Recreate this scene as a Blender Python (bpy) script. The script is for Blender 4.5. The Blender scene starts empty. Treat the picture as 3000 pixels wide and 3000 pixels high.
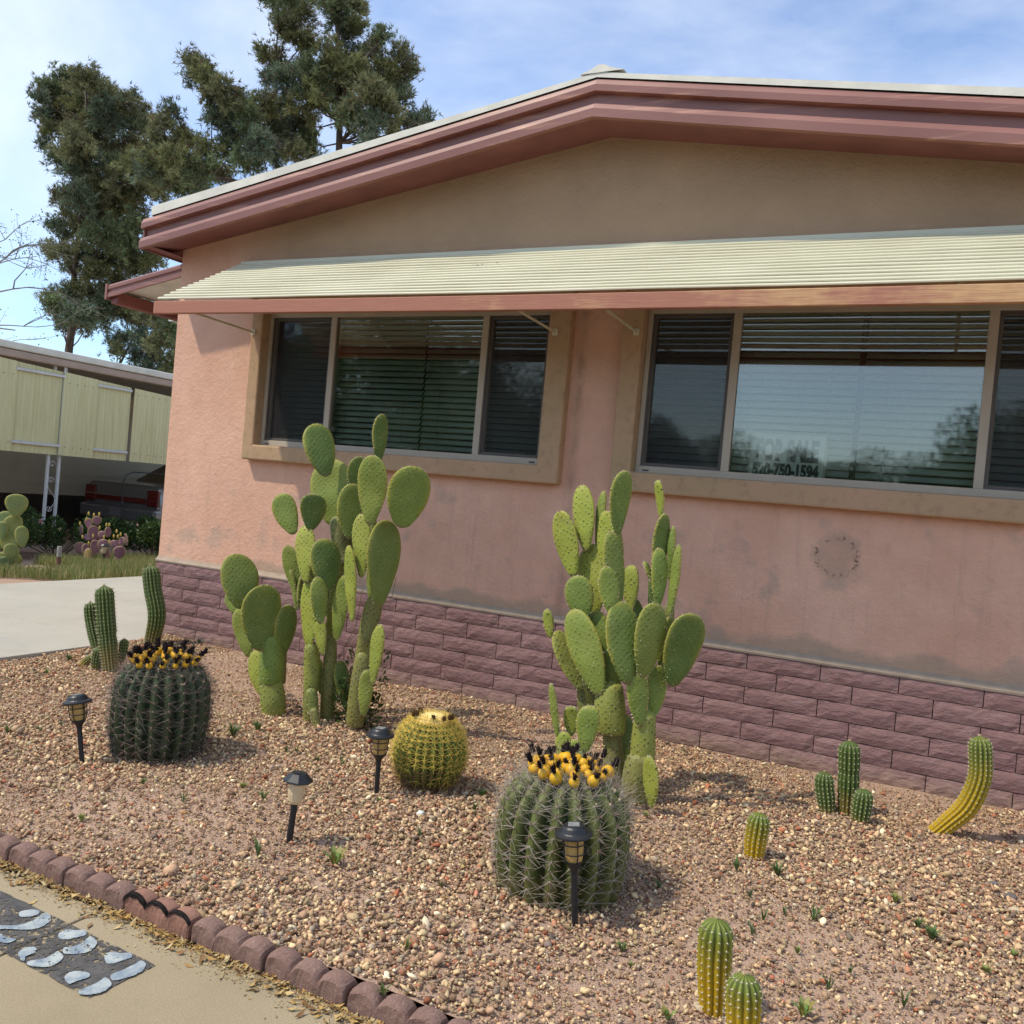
import bpy, bmesh, math, random
import numpy as np
from mathutils import Vector, Matrix, noise
random.seed(7); rng = np.random.default_rng(11)
sc = bpy.context.scene
col = sc.collection

# ------------------------------------------------------------------ camera
FPX = 2601.42
YAW, PITCH, ROLL = -0.454986, -0.020070, 0.088572
CAM = Vector((5.84722, -5.24733, 1.40033))
def _axes():
    cy, sy = math.cos(YAW), math.sin(YAW)
    f = Vector((sy*math.cos(PITCH), cy*math.cos(PITCH), math.sin(PITCH)))
    rt = Vector((cy, -sy, 0)); up = rt.cross(f)
    c, s = math.cos(ROLL), math.sin(ROLL)
    return rt*c + up*s, -rt*s + up*c, f
AR, AU, AF = _axes()
cd = bpy.data.cameras.new('camera'); cam = bpy.data.objects.new('camera', cd); col.objects.link(cam)
cd.sensor_width = 36; cd.lens = FPX/3000*36; cd.clip_end = 2000; cd.clip_start = .05
M = Matrix((AR, AU, -AF)).transposed().to_4x4(); M.translation = CAM
cam.matrix_world = M; sc.camera = cam
K = 3000/1932
def ray(u, v): return AF + AR*((u*K-1500)/FPX) - AU*((v*K-1500)/FPX)
def at(u, v, Y):            # point of the place seen at (u, v) at depth plane Y
    d = ray(u, v); return CAM + d*((Y-CAM.y)/d.y)
def atx(u, v, X):
    d = ray(u, v); return CAM + d*((X-CAM.x)/d.x)
def gr(u, v, z=0.0):
    d = ray(u, v); return CAM + d*((z-CAM.z)/d.z)

# ------------------------------------------------------------------ light
EL, AZ = math.radians(56), math.radians(49)
SUN = Vector((math.sin(AZ)*math.cos(EL), math.cos(AZ)*math.cos(EL), -math.sin(EL)))   # direction the light travels
sl = bpy.data.lights.new('sun', 'SUN'); so = bpy.data.objects.new('sun', sl); col.objects.link(so)
sl.energy = 2.85; sl.angle = math.radians(1.2); sl.color = (1, .90, .74)
so.rotation_euler = (-SUN).to_track_quat('Z', 'Y').to_euler()
wd = bpy.data.worlds.new('World'); sc.world = wd; wd.use_nodes = True
nt = wd.node_tree; N = nt.nodes; L = nt.links
for n in list(N): N.remove(n)
wo = N.new('ShaderNodeOutputWorld'); bg = N.new('ShaderNodeBackground'); L.new(bg.outputs[0], wo.inputs[0])
sky = N.new('ShaderNodeTexSky'); sky.sky_type = 'NISHITA'; sky.sun_disc = False
sky.sun_elevation = EL; sky.sun_rotation = math.atan2(-SUN.x, -SUN.y)
sky.air_density = 1.0; sky.dust_density = 1.4; sky.ozone_density = 1.6; sky.altitude = 700
tc = N.new('ShaderNodeTexCoord'); mp = N.new('ShaderNodeMapping'); mp.inputs['Scale'].default_value = (1.1, 1.1, 2.6)
mp.inputs['Rotation'].default_value = (.2, .35, .5)
L.new(tc.outputs['Generated'], mp.inputs[0])
nz = N.new('ShaderNodeTexNoise'); nz.inputs['Scale'].default_value = 1.25; nz.inputs['Detail'].default_value = 7; nz.inputs['Roughness'].default_value = .55
nz.inputs['Distortion'].default_value = .5
L.new(mp.outputs[0], nz.inputs['Vector'])
cr = N.new('ShaderNodeValToRGB'); cr.color_ramp.elements[0].position = .38; cr.color_ramp.elements[0].color = (.05, .05, .05, 1)
cr.color_ramp.elements[1].position = .72; cr.color_ramp.elements[1].color = (.62, .62, .62, 1)
L.new(nz.outputs[0], cr.inputs[0])
mx = N.new('ShaderNodeMixRGB'); mx.inputs[2].default_value = (7.9, 7.9, 7.7, 1)
tn = N.new('ShaderNodeMixRGB'); tn.blend_type = 'MULTIPLY'; tn.inputs[0].default_value = 1; tn.inputs[2].default_value = (.92, 1.10, 1.27, 1)
L.new(sky.outputs[0], tn.inputs[1]); L.new(cr.outputs[0], mx.inputs[0]); L.new(tn.outputs[0], mx.inputs[1]); L.new(mx.outputs[0], bg.inputs[0])
bg.inputs[1].default_value = .15
vs = sc.view_settings; vs.view_transform = 'Standard'; vs.look = 'None'; vs.gamma = 1; vs.use_curve_mapping = False
vs.exposure = 0.36
sc.cycles.max_bounces = 6; sc.cycles.transparent_max_bounces = 12; sc.cycles.caustics_reflective = False; sc.cycles.caustics_refractive = False
sc.cycles.sample_clamp_indirect = 4

# ------------------------------------------------------------------ helpers
def put(o, parent=None, kind=None):
    col.objects.link(o)
    if parent is not None: o.parent = parent
    if kind: o['kind'] = kind
    return o
def thing(name, label, cat, loc=(0,0,0), rz=0, group=None):
    o = bpy.data.objects.new(name, None); o.location = loc; o.rotation_euler = (0,0,rz); o.empty_display_size = .05
    col.objects.link(o); o['label'] = label; o['category'] = cat
    if group: o['group'] = group
    return o
def tag(o, label=None, cat=None, group=None):
    if label: o['label'] = label
    if cat: o['category'] = cat
    if group: o['group'] = group
    return o
class MB:
    """collects geometry for ONE mesh"""
    def __init__(s): s.v = []; s.f = []; s.m = []; s.c = []; s.o = (0,0,0)
    def add(s, vs, fs, m=0):
        b = len(s.v); s.v += [tuple(v) for v in vs]; s.f += [tuple(i+b for i in f) for f in fs]; s.m += [m]*len(fs)
    def box(s, a, b, m=0, M=None):
        x0,y0,z0 = a; x1,y1,z1 = b
        v = [Vector(p) for p in ((x0,y0,z0),(x1,y0,z0),(x1,y1,z0),(x0,y1,z0),(x0,y0,z1),(x1,y0,z1),(x1,y1,z1),(x0,y1,z1))]
        if M is not None: v = [M @ p for p in v]
        s.add(v, [(0,3,2,1),(4,5,6,7),(0,1,5,4),(1,2,6,5),(2,3,7,6),(3,0,4,7)], m)
    def tube(s, pts, rad, n=8, m=0, cap=True):
        pts = [Vector(p) for p in pts]
        if not hasattr(rad, '__len__'): rad = [rad]*len(pts)
        t = (pts[1]-pts[0]).normalized(); u = t.orthogonal().normalized(); rings = []
        for i, p in enumerate(pts):
            t2 = (pts[min(i+1,len(pts)-1)]-pts[max(i-1,0)]).normalized()
            u = (u - t2*u.dot(t2)).normalized(); w = t2.cross(u)
            rings.append([p + (u*math.cos(2*math.pi*k/n)+w*math.sin(2*math.pi*k/n))*rad[i] for k in range(n)])
        b = len(s.v)
        for r in rings: s.v += [tuple(q) for q in r]
        for i in range(len(rings)-1):
            for k in range(n):
                s.f.append((b+i*n+k, b+i*n+(k+1)%n, b+(i+1)*n+(k+1)%n, b+(i+1)*n+k)); s.m.append(m)
        if cap:
            s.f.append(tuple(b+k for k in range(n))[::-1]); s.f.append(tuple(b+(len(rings)-1)*n+k for k in range(n))); s.m += [m, m]
    def lathe(s, prof, n=20, m=0, M=None, sq=None):
        b = len(s.v)
        for r, z in prof:
            for k in range(n):
                a = 2*math.pi*k/n; p = Vector((r*math.cos(a), r*math.sin(a), z))
                if M is not None: p = M @ p
                s.v.append(tuple(p))
        for i in range(len(prof)-1):
            for k in range(n):
                s.f.append((b+i*n+k, b+i*n+(k+1)%n, b+(i+1)*n+(k+1)%n, b+(i+1)*n+k)); s.m.append(m)
    def sweep(s, prof, path, m=0, close=False, caps=False):
        """prof: list of (a,b); path: list of functions (a,b)->point"""
        b = len(s.v); n = len(prof)
        for fn in path:
            for p in prof: s.v.append(tuple(fn(*p)))
        for i in range(len(path)-1):
            for k in range(n if close else n-1):
                s.f.append((b+i*n+k, b+i*n+(k+1)%n, b+(i+1)*n+(k+1)%n, b+(i+1)*n+k)); s.m.append(m)
        if caps:
            s.f.append(tuple(b+k for k in range(n))[::-1]); s.f.append(tuple(b+(len(path)-1)*n+k for k in range(n))); s.m += [m, m]
    def mesh(s, name, mats, smooth=False, origin=None):
        me = bpy.data.meshes.new(name)
        v = s.v
        if origin is not None: v = [(a[0]-origin[0], a[1]-origin[1], a[2]-origin[2]) for a in v]
        me.from_pydata(v, [], s.f)
        for mt in (mats if isinstance(mats, (list, tuple)) else [mats]): me.materials.append(mt)
        if any(s.m): me.polygons.foreach_set('material_index', s.m)
        if smooth: me.polygons.foreach_set('use_smooth', [True]*len(s.f))
        me.update(); return me
    def build(s, name, mats, parent=None, smooth=False, kind=None, bevel=0, loc=None):
        o = bpy.data.objects.new(name, s.mesh(name, mats, smooth))
        if loc is not None: o.location = loc
        put(o, parent, kind)
        if bevel:
            md = o.modifiers.new('bevel', 'BEVEL'); md.width = bevel; md.segments = 2; md.limit_method = 'ANGLE'; md.angle_limit = math.radians(40)
        return o
def bigmesh(name, V, F, mats, smooth=False, colors=None, midx=None):
    """V (n,3) float, F (m,3 or 4) int"""
    me = bpy.data.meshes.new(name); V = np.asarray(V, np.float32); F = np.asarray(F, np.int32)
    me.vertices.add(len(V)); me.vertices.foreach_set('co', V.ravel())
    k = F.shape[1]; me.loops.add(F.size); me.loops.foreach_set('vertex_index', F.ravel())
    me.polygons.add(len(F)); me.polygons.foreach_set('loop_start', np.arange(0, F.size, k, dtype=np.int32))
    me.polygons.foreach_set('loop_total', np.full(len(F), k, np.int32))
    if smooth: me.polygons.foreach_set('use_smooth', np.ones(len(F), bool))
    for mt in (mats if isinstance(mats, (list, tuple)) else [mats]): me.materials.append(mt)
    if midx is not None: me.polygons.foreach_set('material_index', np.asarray(midx, np.int32))
    me.update(calc_edges=True)
    if colors is not None:
        ca = me.color_attributes.new('Col', 'FLOAT_COLOR', 'POINT')
        c4 = np.ones((len(V), 4), np.float32); c4[:, :3] = colors; ca.data.foreach_set('color', c4.ravel())
    return me
def empty_copy(o, parent=None):
    c = o.copy(); col.objects.link(c)
    if parent is not None: c.parent = parent
    for ch in o.children: empty_copy(ch, c)
    return c
def nrm(a): return a/np.maximum(np.linalg.norm(a, axis=-1, keepdims=True), 1e-9)

# ------------------------------------------------------------------ materials
class G:
    """small node graph builder"""
    def __init__(s, name, rough=.8, spec=.3):
        s.mat = bpy.data.materials.new(name); s.mat.use_nodes = True; s.t = s.mat.node_tree
        s.b = s.t.nodes['Principled BSDF']; s.b.inputs['Roughness'].default_value = rough
        s.b.inputs['Specular IOR Level'].default_value = spec; s._tc = None
    def n(s, ty, **k):
        o = s.t.nodes.new(ty)
        for a, v in k.items():
            if a in o.inputs: s.set(o.inputs[a], v)
            else: setattr(o, a, v)
        return o
    def set(s, inp, v):
        if isinstance(v, bpy.types.NodeSocket): s.t.links.new(v, inp)
        elif isinstance(v, tuple) and len(v) == 3 and inp.type == 'RGBA': inp.default_value = (*v, 1)
        else: inp.default_value = v
    def tc(s, out='Object', scale=None, rot=None):
        if s._tc is None: s._tc = s.n('ShaderNodeTexCoord')
        o = s._tc.outputs[out]
        if scale or rot:
            m = s.n('ShaderNodeMapping', Vector=o)
            if scale: m.inputs['Scale'].default_value = scale
            if rot: m.inputs['Rotation'].default_value = rot
            o = m.outputs[0]
        return o
    def pos(s): return s.n('ShaderNodeNewGeometry').outputs['Position']
    def noise(s, scale, detail=4, rough=.55, vec=None, dist=0):
        o = s.n('ShaderNodeTexNoise', Scale=scale, Detail=detail, Roughness=rough, Distortion=dist)
        s.set(o.inputs['Vector'], vec if vec is not None else s.tc()); return o.outputs['Fac']
    def voro(s, scale, vec=None, feature='F1', out='Distance', rnd=1):
        o = s.n('ShaderNodeTexVoronoi', feature=feature, Scale=scale, Randomness=rnd)
        s.set(o.inputs['Vector'], vec if vec is not None else s.tc()); return o.outputs[out]
    def ramp(s, fac, stops):
        o = s.n('ShaderNodeValToRGB'); e = o.color_ramp.elements
        while len(e) < len(stops): e.new(.5)
        for q, (p, c) in zip(e, stops):
            q.position = p; q.color = (*c, 1) if isinstance(c, tuple) else (c, c, c, 1)
        s.set(o.inputs[0], fac); return o.outputs[0]
    def mix(s, fac, a, b, mode='MIX'):
        o = s.n('ShaderNodeMixRGB', blend_type=mode); s.set(o.inputs[0], fac); s.set(o.inputs[1], a); s.set(o.inputs[2], b); return o.outputs[0]
    def rnd(s): return s.n('ShaderNodeObjectInfo').outputs['Random']
    def math(s, op, a, b=0.0, clamp=False):
        o = s.n('ShaderNodeMath', operation=op, use_clamp=clamp); s.set(o.inputs[0], a); s.set(o.inputs[1], b); return o.outputs[0]
    def sep(s, v):
        o = s.n('ShaderNodeSeparateXYZ'); s.set(o.inputs[0], v); return o.outputs
    def bump(s, h, strength=.3, dist=.01, prev=None):
        o = s.n('ShaderNodeBump', Strength=strength, Distance=dist); s.set(o.inputs['Height'], h)
        if prev is not None: s.set(o.inputs['Normal'], prev)
        s.set(s.b.inputs['Normal'], o.outputs[0]); return o.outputs[0]
    def col(s, c): s.set(s.b.inputs['Base Color'], c); return s
def simple(name, c, rough=.6, spec=.3, var=.12, scale=8, bump=0, bs=60, metal=0):
    g = G(name, rough, spec); n = g.noise(scale, 5)
    g.col(g.ramp(n, [(.3, tuple(x*(1-var) for x in c)), (.7, tuple(min(1, x*(1+var)) for x in c))]))
    if bump: g.bump(g.noise(bs, 3), bump, .004)
    g.b.inputs['Metallic'].default_value = metal
    return g.mat
# ------------------------------------------------------------------ surface materials
def m_stucco(name, c1, c2, stain=(.36,.29,.20), gable=False):
    g = G(name, .92, .15); P = g.pos(); x, y, z = g.sep(P)
    base = g.mix(g.ramp(g.noise(1.6, 5, .6, P), [(.35, 0.0), (.65, 1.0)]), c1, c2)
    base = g.mix(g.ramp(g.noise(9, 6, .7, P), [(.4, 0.0), (.75, .35)]), base, tuple(a*.74 for a in c1))
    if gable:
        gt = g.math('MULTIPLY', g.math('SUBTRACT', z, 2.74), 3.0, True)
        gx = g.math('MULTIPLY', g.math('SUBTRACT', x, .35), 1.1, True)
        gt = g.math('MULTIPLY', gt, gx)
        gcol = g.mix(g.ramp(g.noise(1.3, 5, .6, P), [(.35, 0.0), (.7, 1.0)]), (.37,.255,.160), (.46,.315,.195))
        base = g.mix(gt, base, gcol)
        # damp stains low on the wall and blotches
        lo = g.math('SUBTRACT', .80, z)
        st = g.math('ADD', g.math('MULTIPLY', lo, 4.2), g.math('SUBTRACT', g.noise(2.8, 4, .6, P), .62))
        st = g.ramp(st, [(.16, 0.0), (.34, .62)])
        onwall = g.math('GREATER_THAN', x, .9)
        base = g.mix(g.math('MULTIPLY', st, onwall), base, stain)
        b2 = g.math('MULTIPLY', g.ramp(g.noise(3.1, 4, .55, P), [(.56, 0.0), (.65, .50)]), g.ramp(z, [(.0, 0.0), (.62, 1.0)]))
        below = g.math('LESS_THAN', z, 1.55)
        base = g.mix(g.math('MULTIPLY', b2, below), base, (.40,.31,.24))
        vs_ = g.n('ShaderNodeMapping', Vector=P); vs_.inputs['Scale'].default_value = (9, 1, .9)
        base = g.mix(g.math('MULTIPLY', g.ramp(g.noise(1.6, 5, .65, vs_.outputs[0]), [(.55, 0.0), (.72, .38)]), below), base, (.44,.29,.21))
        bx = g.math('ABSOLUTE', g.math('SUBTRACT', x, 3.665))
        base = g.mix(g.math('MULTIPLY', g.ramp(bx, [(.0, .55), (.05, 0.0)]), g.math('MULTIPLY', g.math('LESS_THAN', z, 2.8), g.ramp(g.noise(7, 4, .6, P), [(.35, .3), (.6, 1.0)]))), base, (.25,.165,.115))
        base = g.mix(g.ramp(g.voro(2.3, g.mix(.10, P, g.n('ShaderNodeTexNoise', Scale=5.0).outputs['Color']), 'DISTANCE_TO_EDGE'), [(.0, .10), (.004, 0.0)]), base, (.30,.19,.14))
        # round water mark where a meter or plaque hung
        dx = g.math('SUBTRACT', x, 5.308); dz = g.math('SUBTRACT', z, 1.213)
        r = g.math('SQRT', g.math('ADD', g.math('MULTIPLY', dx, dx), g.math('MULTIPLY', dz, dz)))
        base = g.mix(g.ramp(r, [(.11, .45), (.15, 0.0)]), base, (.50,.32,.21))
        ring = g.math('MULTIPLY', g.ramp(r, [(.085, 0.0), (.11, 1.0), (.13, 0.0)]), g.ramp(g.noise(55, 3, .6, P), [(.52, 0.0), (.6, 1.0)]))
        base = g.mix(ring, base, (.12,.09,.07))
    g.col(base)
    h1 = g.noise(170, 3, .6, P); h2 = g.noise(32, 3, .6, P)
    n1 = g.bump(h2, .42, .016); g.bump(h1, .8, .007, n1)
    return g.mat
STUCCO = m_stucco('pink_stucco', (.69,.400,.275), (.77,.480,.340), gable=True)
def m_trim():
    g = G('tan_stucco', .9, .15); P = g.pos()
    c = g.mix(g.ramp(g.noise(2.2, 5, .6, P), [(.35, 0.0), (.68, 1.0)]), (.43,.30,.17), (.50,.32,.20))
    c = g.mix(g.ramp(g.noise(16, 5, .7, P), [(.5, 0.0), (.8, .6)]), c, (.22,.15,.09)); g.col(c)
    n1 = g.bump(g.noise(30, 3, .6, P), .25, .01); g.bump(g.noise(180, 3, .6, P), .45, .005, n1); return g.mat
TRIM = m_trim()
def m_block():
    g = G('mauve_painted_block', .75, .25); P = g.pos()
    c = g.mix(g.ramp(g.noise(2.5, 5, .6, P), [(.35, 0.0), (.65, 1.0)]), (.225,.128,.120), (.28,.168,.156))
    lt = g.ramp(g.noise(26, 6, .75, P), [(.52, 0.0), (.68, .55)])
    c = g.mix(lt, c, (.27,.21,.20))
    c = g.mix(g.ramp(g.noise(7, 5, .6, P), [(.58, 0.0), (.72, .5)]), c, (.18,.11,.118))
    c = g.mix(g.math('MULTIPLY', g.rnd(), .30), c, (.17,.085,.085))
    zb = g.sep(P)[2]; sp_ = g.math('ADD', g.math('MULTIPLY', g.math('SUBTRACT', .10, zb), 5.0), g.math('SUBTRACT', g.noise(14, 4, .6, P), .35))
    c = g.mix(g.ramp(sp_, [(.1, 0.0), (.55, .6)]), c, (.36,.25,.18)); g.col(c)
    vec = g.n('ShaderNodeMapping', Vector=P); vec.inputs['Scale'].default_value = (1, 1, 2.2)
    n1 = g.bump(g.noise(14, 6, .62, vec.outputs[0], .6), .8, .018); g.bump(g.noise(120, 4, .6, P), .35, .003, n1); return g.mat
BLOCK = m_block()
MORTAR = simple('mauve_mortar', (.15,.085,.085), .9, .1, .2, 20, .4, 90)
LEDGE = simple('pale_ledge_paint', (.34,.27,.20), .8, .2, .12, 14, .3, 70)
def m_fascia():
    g = G('oxide_red_metal', .42, .4); P = g.pos()
    c = g.mix(g.ramp(g.noise(1.4, 4, .5, P), [(.35, 0.0), (.7, 1.0)]), (.235,.104,.082), (.295,.138,.110))
    vec = g.n('ShaderNodeMapping', Vector=P); vec.inputs['Scale'].default_value = (.9, 6, 16)
    fade = g.ramp(g.noise(1.5, 5, .6, vec.outputs[0]), [(.57, 0.0), (.72, .75)])
    c = g.mix(fade, c, (.56,.30,.20))
    c = g.mix(g.ramp(g.voro(26, P), [(.0, .9), (.022, .9), (.03, 0.0)]), c, (.6,.45,.38))
    g.col(c); g.bump(g.noise(5, 3, .5, P), .12, .02); return g.mat
FASCIA = m_fascia()
SOFFIT = simple('red_soffit_metal', (.20,.075,.065), .5, .35, .2, 3)
def m_wood():
    g = G('worn_red_board', .7, .25); P = g.pos(); x, y, z = g.sep(P)
    vec = g.n('ShaderNodeMapping', Vector=P); vec.inputs['Scale'].default_value = (1.2, 8, 26)
    grain = g.noise(5, 6, .65, vec.outputs[0])
    c = g.mix(grain, (.33,.135,.088), (.46,.215,.145))
    wear = g.math('ADD', g.noise(1.7, 4, .6, P), g.math('MULTIPLY', g.math('SUBTRACT', x, 4.3), .035))
    wear = g.ramp(g.math('ADD', wear, g.math('MULTIPLY', grain, .45)), [(.74, 0.0), (.96, .8)])
    c = g.mix(wear, c, (.66,.44,.20)); g.col(c); g.bump(grain, .35, .004); return g.mat
BOARD = m_wood()
def m_slat():
    g = G('cream_awning_metal', .38, .45); P = g.pos()
    c = g.mix(g.ramp(g.noise(2.3, 4, .55, P), [(.3, 0.0), (.7, 1.0)]), (.55,.53,.375), (.62,.60,.44))
    vec = g.n('ShaderNodeMapping', Vector=P); vec.inputs['Scale'].default_value = (1.5, 30, 30)
    c = g.mix(g.ramp(g.noise(2, 4, .6, vec.outputs[0]), [(.6, 0.0), (.8, .35)]), c, (.50,.47,.36)); g.col(c); return g.mat
SLAT = m_slat()
WHITEROOF = simple('white_roof_coating', (.70,.68,.58), .7, .2, .1, 6, .3, 40)
FRAME = simple('almond_window_vinyl', (.43,.37,.28), .45, .4, .06, 6)
BLIND = simple('cream_blind_slat', (.62,.66,.58), .5, .3, .05, 3)
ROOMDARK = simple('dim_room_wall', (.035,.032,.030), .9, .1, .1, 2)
def m_glass():
    g = G('window_glass'); t = g.t; t.nodes.remove(g.b)
    gl = g.n('ShaderNodeBsdfGlossy', Roughness=.03, Color=(.84,.80,.74)); tr = g.n('ShaderNodeBsdfTransparent', Color=(.84,.89,.85))
    nb = g.n('ShaderNodeBump', Strength=.05, Distance=.02); g.set(nb.inputs['Height'], g.noise(1.1, 1)); t.links.new(nb.outputs[0], gl.inputs['Normal'])
    fr = g.n('ShaderNodeFresnel', IOR=1.5); mul = g.math('ADD', g.math('MULTIPLY', fr.outputs[0], 1.6), .075, True)
    mx = g.n('ShaderNodeMixShader'); g.set(mx.inputs[0], mul); t.links.new(tr.outputs[0], mx.inputs[1]); t.links.new(gl.outputs[0], mx.inputs[2])
    t.links.new(mx.outputs[0], t.nodes['Material Output'].inputs[0]); return g.mat
GLASS = m_glass()
def m_screen():
    g = G('insect_screen_mesh'); t = g.t; g.col((.022,.022,.024)); g.b.inputs['Roughness'].default_value = .7
    tr = g.n('ShaderNodeBsdfTransparent'); mx = g.n('ShaderNodeMixShader'); mx.inputs[0].default_value = .50
    t.links.new(tr.outputs[0], mx.inputs[1]); t.links.new(g.b.outputs[0], mx.inputs[2]); t.links.new(mx.outputs[0], t.nodes['Material Output'].inputs[0]); return g.mat
SCREEN = m_screen()
BLACKP = simple('black_lamp_plastic', (.018,.019,.021), .42, .4, .2, 30)
def m_amber(name, c):
    g = G(name, .3, .4); x, y, z = g.sep(g.tc()); 
    g.col(g.ramp(g.noise(20, 3), [(.3, tuple(a*.8 for a in c)), (.7, c)])); g.b.inputs['Subsurface Weight'].default_value = .3
    g.b.inputs['Subsurface Radius'].default_value = (.02,.015,.01)
    return g.mat
AMBER = m_amber('amber_lamp_lens', (.55,.36,.12)); FROST = m_amber('frosted_lamp_lens', (.72,.58,.36))
SOLAR = simple('solar_cell', (.22,.23,.22), .25, .6, .3, 60)

# ------------------------------------------------------------------ ground
def m_dirt():
    g = G('red_tan_dirt', .95, .1); P = g.pos()
    c = g.mix(g.ramp(g.noise(1.3, 5, .6, P), [(.3, 0.0), (.7, 1.0)]), (.37,.25,.18), (.45,.315,.225))
    c = g.mix(g.ramp(g.noise(60, 5, .7, P), [(.45, 0.0), (.7, .6)]), c, (.45,.32,.24))
    g.col(c); n1 = g.bump(g.noise(45, 5, .7, P), .6, .012); g.bump(g.voro(150, P), .6, .006, n1); return g.mat
DIRT = m_dirt()
def m_conc(name, c1, c2, speck=.35, stain=0):
    g = G(name, .9, .15); P = g.pos()
    c = g.mix(g.ramp(g.noise(1.1, 5, .6, P), [(.3, 0.0), (.7, 1.0)]), c1, c2)
    c = g.mix(g.ramp(g.noise(190, 3, .7, P), [(.46, 0.0), (.7, speck)]), c, tuple(a*.55 for a in c1))
    c = g.mix(g.ramp(g.noise(3.2, 6, .7, P), [(.52, 0.0), (.72, .3)]), c, tuple(a*.7 for a in c1))
    if stain:
        v = g.n('ShaderNodeMapping', Vector=P); v.inputs['Scale'].default_value = (1.3, .5, 1); v.inputs['Rotation'].default_value = (0,0,.5)
        c = g.mix(g.ramp(g.noise(1.6, 6, .65, v.outputs[0], 1.2), [(.56, 0.0), (.66, .28)]), c, (.34,.36,.36))
        c = g.mix(g.ramp(g.voro(9, P), [(.0, .8), (.012, .8), (.02, 0.0)]), c, (.12,.1,.08))
    g.col(c); n1 = g.bump(g.noise(16, 4, .6, P), .15, .01); g.bump(g.noise(220, 2, .7, P), .5, .003, n1); return g.mat
WALK = m_conc('tan_sidewalk_concrete', (.325,.265,.165), (.38,.31,.20), .5)
DRIVE = m_conc('pale_driveway_concrete', (.40,.375,.31), (.455,.43,.36), .15, 1)
ASPH = m_conc('asphalt', (.055,.055,.055), (.07,.068,.065), .4)

def bedz(x, y):
    e = max(0.0, min(1.0, (-y-2.75)/.42)); e = e*e*(3-2*e)
    return .035*e + .012*math.sin(x*2.1+1)*math.cos(y*2.7) + .012*noise.noise(Vector((x*1.9, y*1.9, 3))) + .01*max(0, 1+y*2)
def bedz_np(x, y):
    return np.array([bedz(a, b) for a, b in zip(x, y)])
gm = MB(); gm.add([(-160,-160,-.06),(160,-160,-.06),(160,160,-.06),(-160,160,-.06)], [(0,1,2,3)])
gm.build('ground', DIRT, kind='structure')
st = MB(); st.add([(-160,-14,-.05),(160,-14,-.05),(160,-5.2,-.05),(-160,-5.2,-.05)], [(0,1,2,3)]); st.build('street', ASPH, kind='structure')
# gravel bed soil as a gently uneven sheet
bm_ = MB(); nx, ny = 110, 54
xs = np.linspace(.275, 9.0, nx); ys = np.linspace(-3.22, .05, ny)
for j in range(ny):
    for i in range(nx): bm_.v.append((xs[i], ys[j], bedz(xs[i], ys[j])-.006))
for j in range(ny-1):
    for i in range(nx-1): bm_.f.append((j*nx+i, j*nx+i+1, (j+1)*nx+i+1, (j+1)*nx+i)); bm_.m.append(0)
bm_.build('garden_soil', DIRT, kind='structure', smooth=True)
# sidewalk slabs and driveway slabs
def slab(name, x0, x1, y0, y1, z0, z1, mat, parent):
    b = MB(); b.box((x0,y0,z0),(x1,y1,z1)); return b.build(name, mat, parent, bevel=.006)
sw = bpy.data.objects.new('sidewalk', None); col.objects.link(sw); sw['kind'] = 'structure'
for x0, x1 in ((-2.2,.0),(.006,1.794),(1.8,3.598),(3.606,5.4),(5.406,7.2),(7.206,9.0)):
    slab('slab', x0, x1, -5.2, -3.30, -.1, .0, WALK, sw)
dw = bpy.data.objects.new('driveway', None); col.objects.link(dw); dw['kind'] = 'structure'
for x0, x1, y0, y1 in ((-2.86,.262,-3.29,-.40),(-2.86,.262,-.392,2.6),(-2.86,.08,2.608,5.6),(-2.86,.08,5.608,12)):
    slab('slab', x0, x1, y0, y1, -.1, .008, DRIVE, dw)

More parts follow.
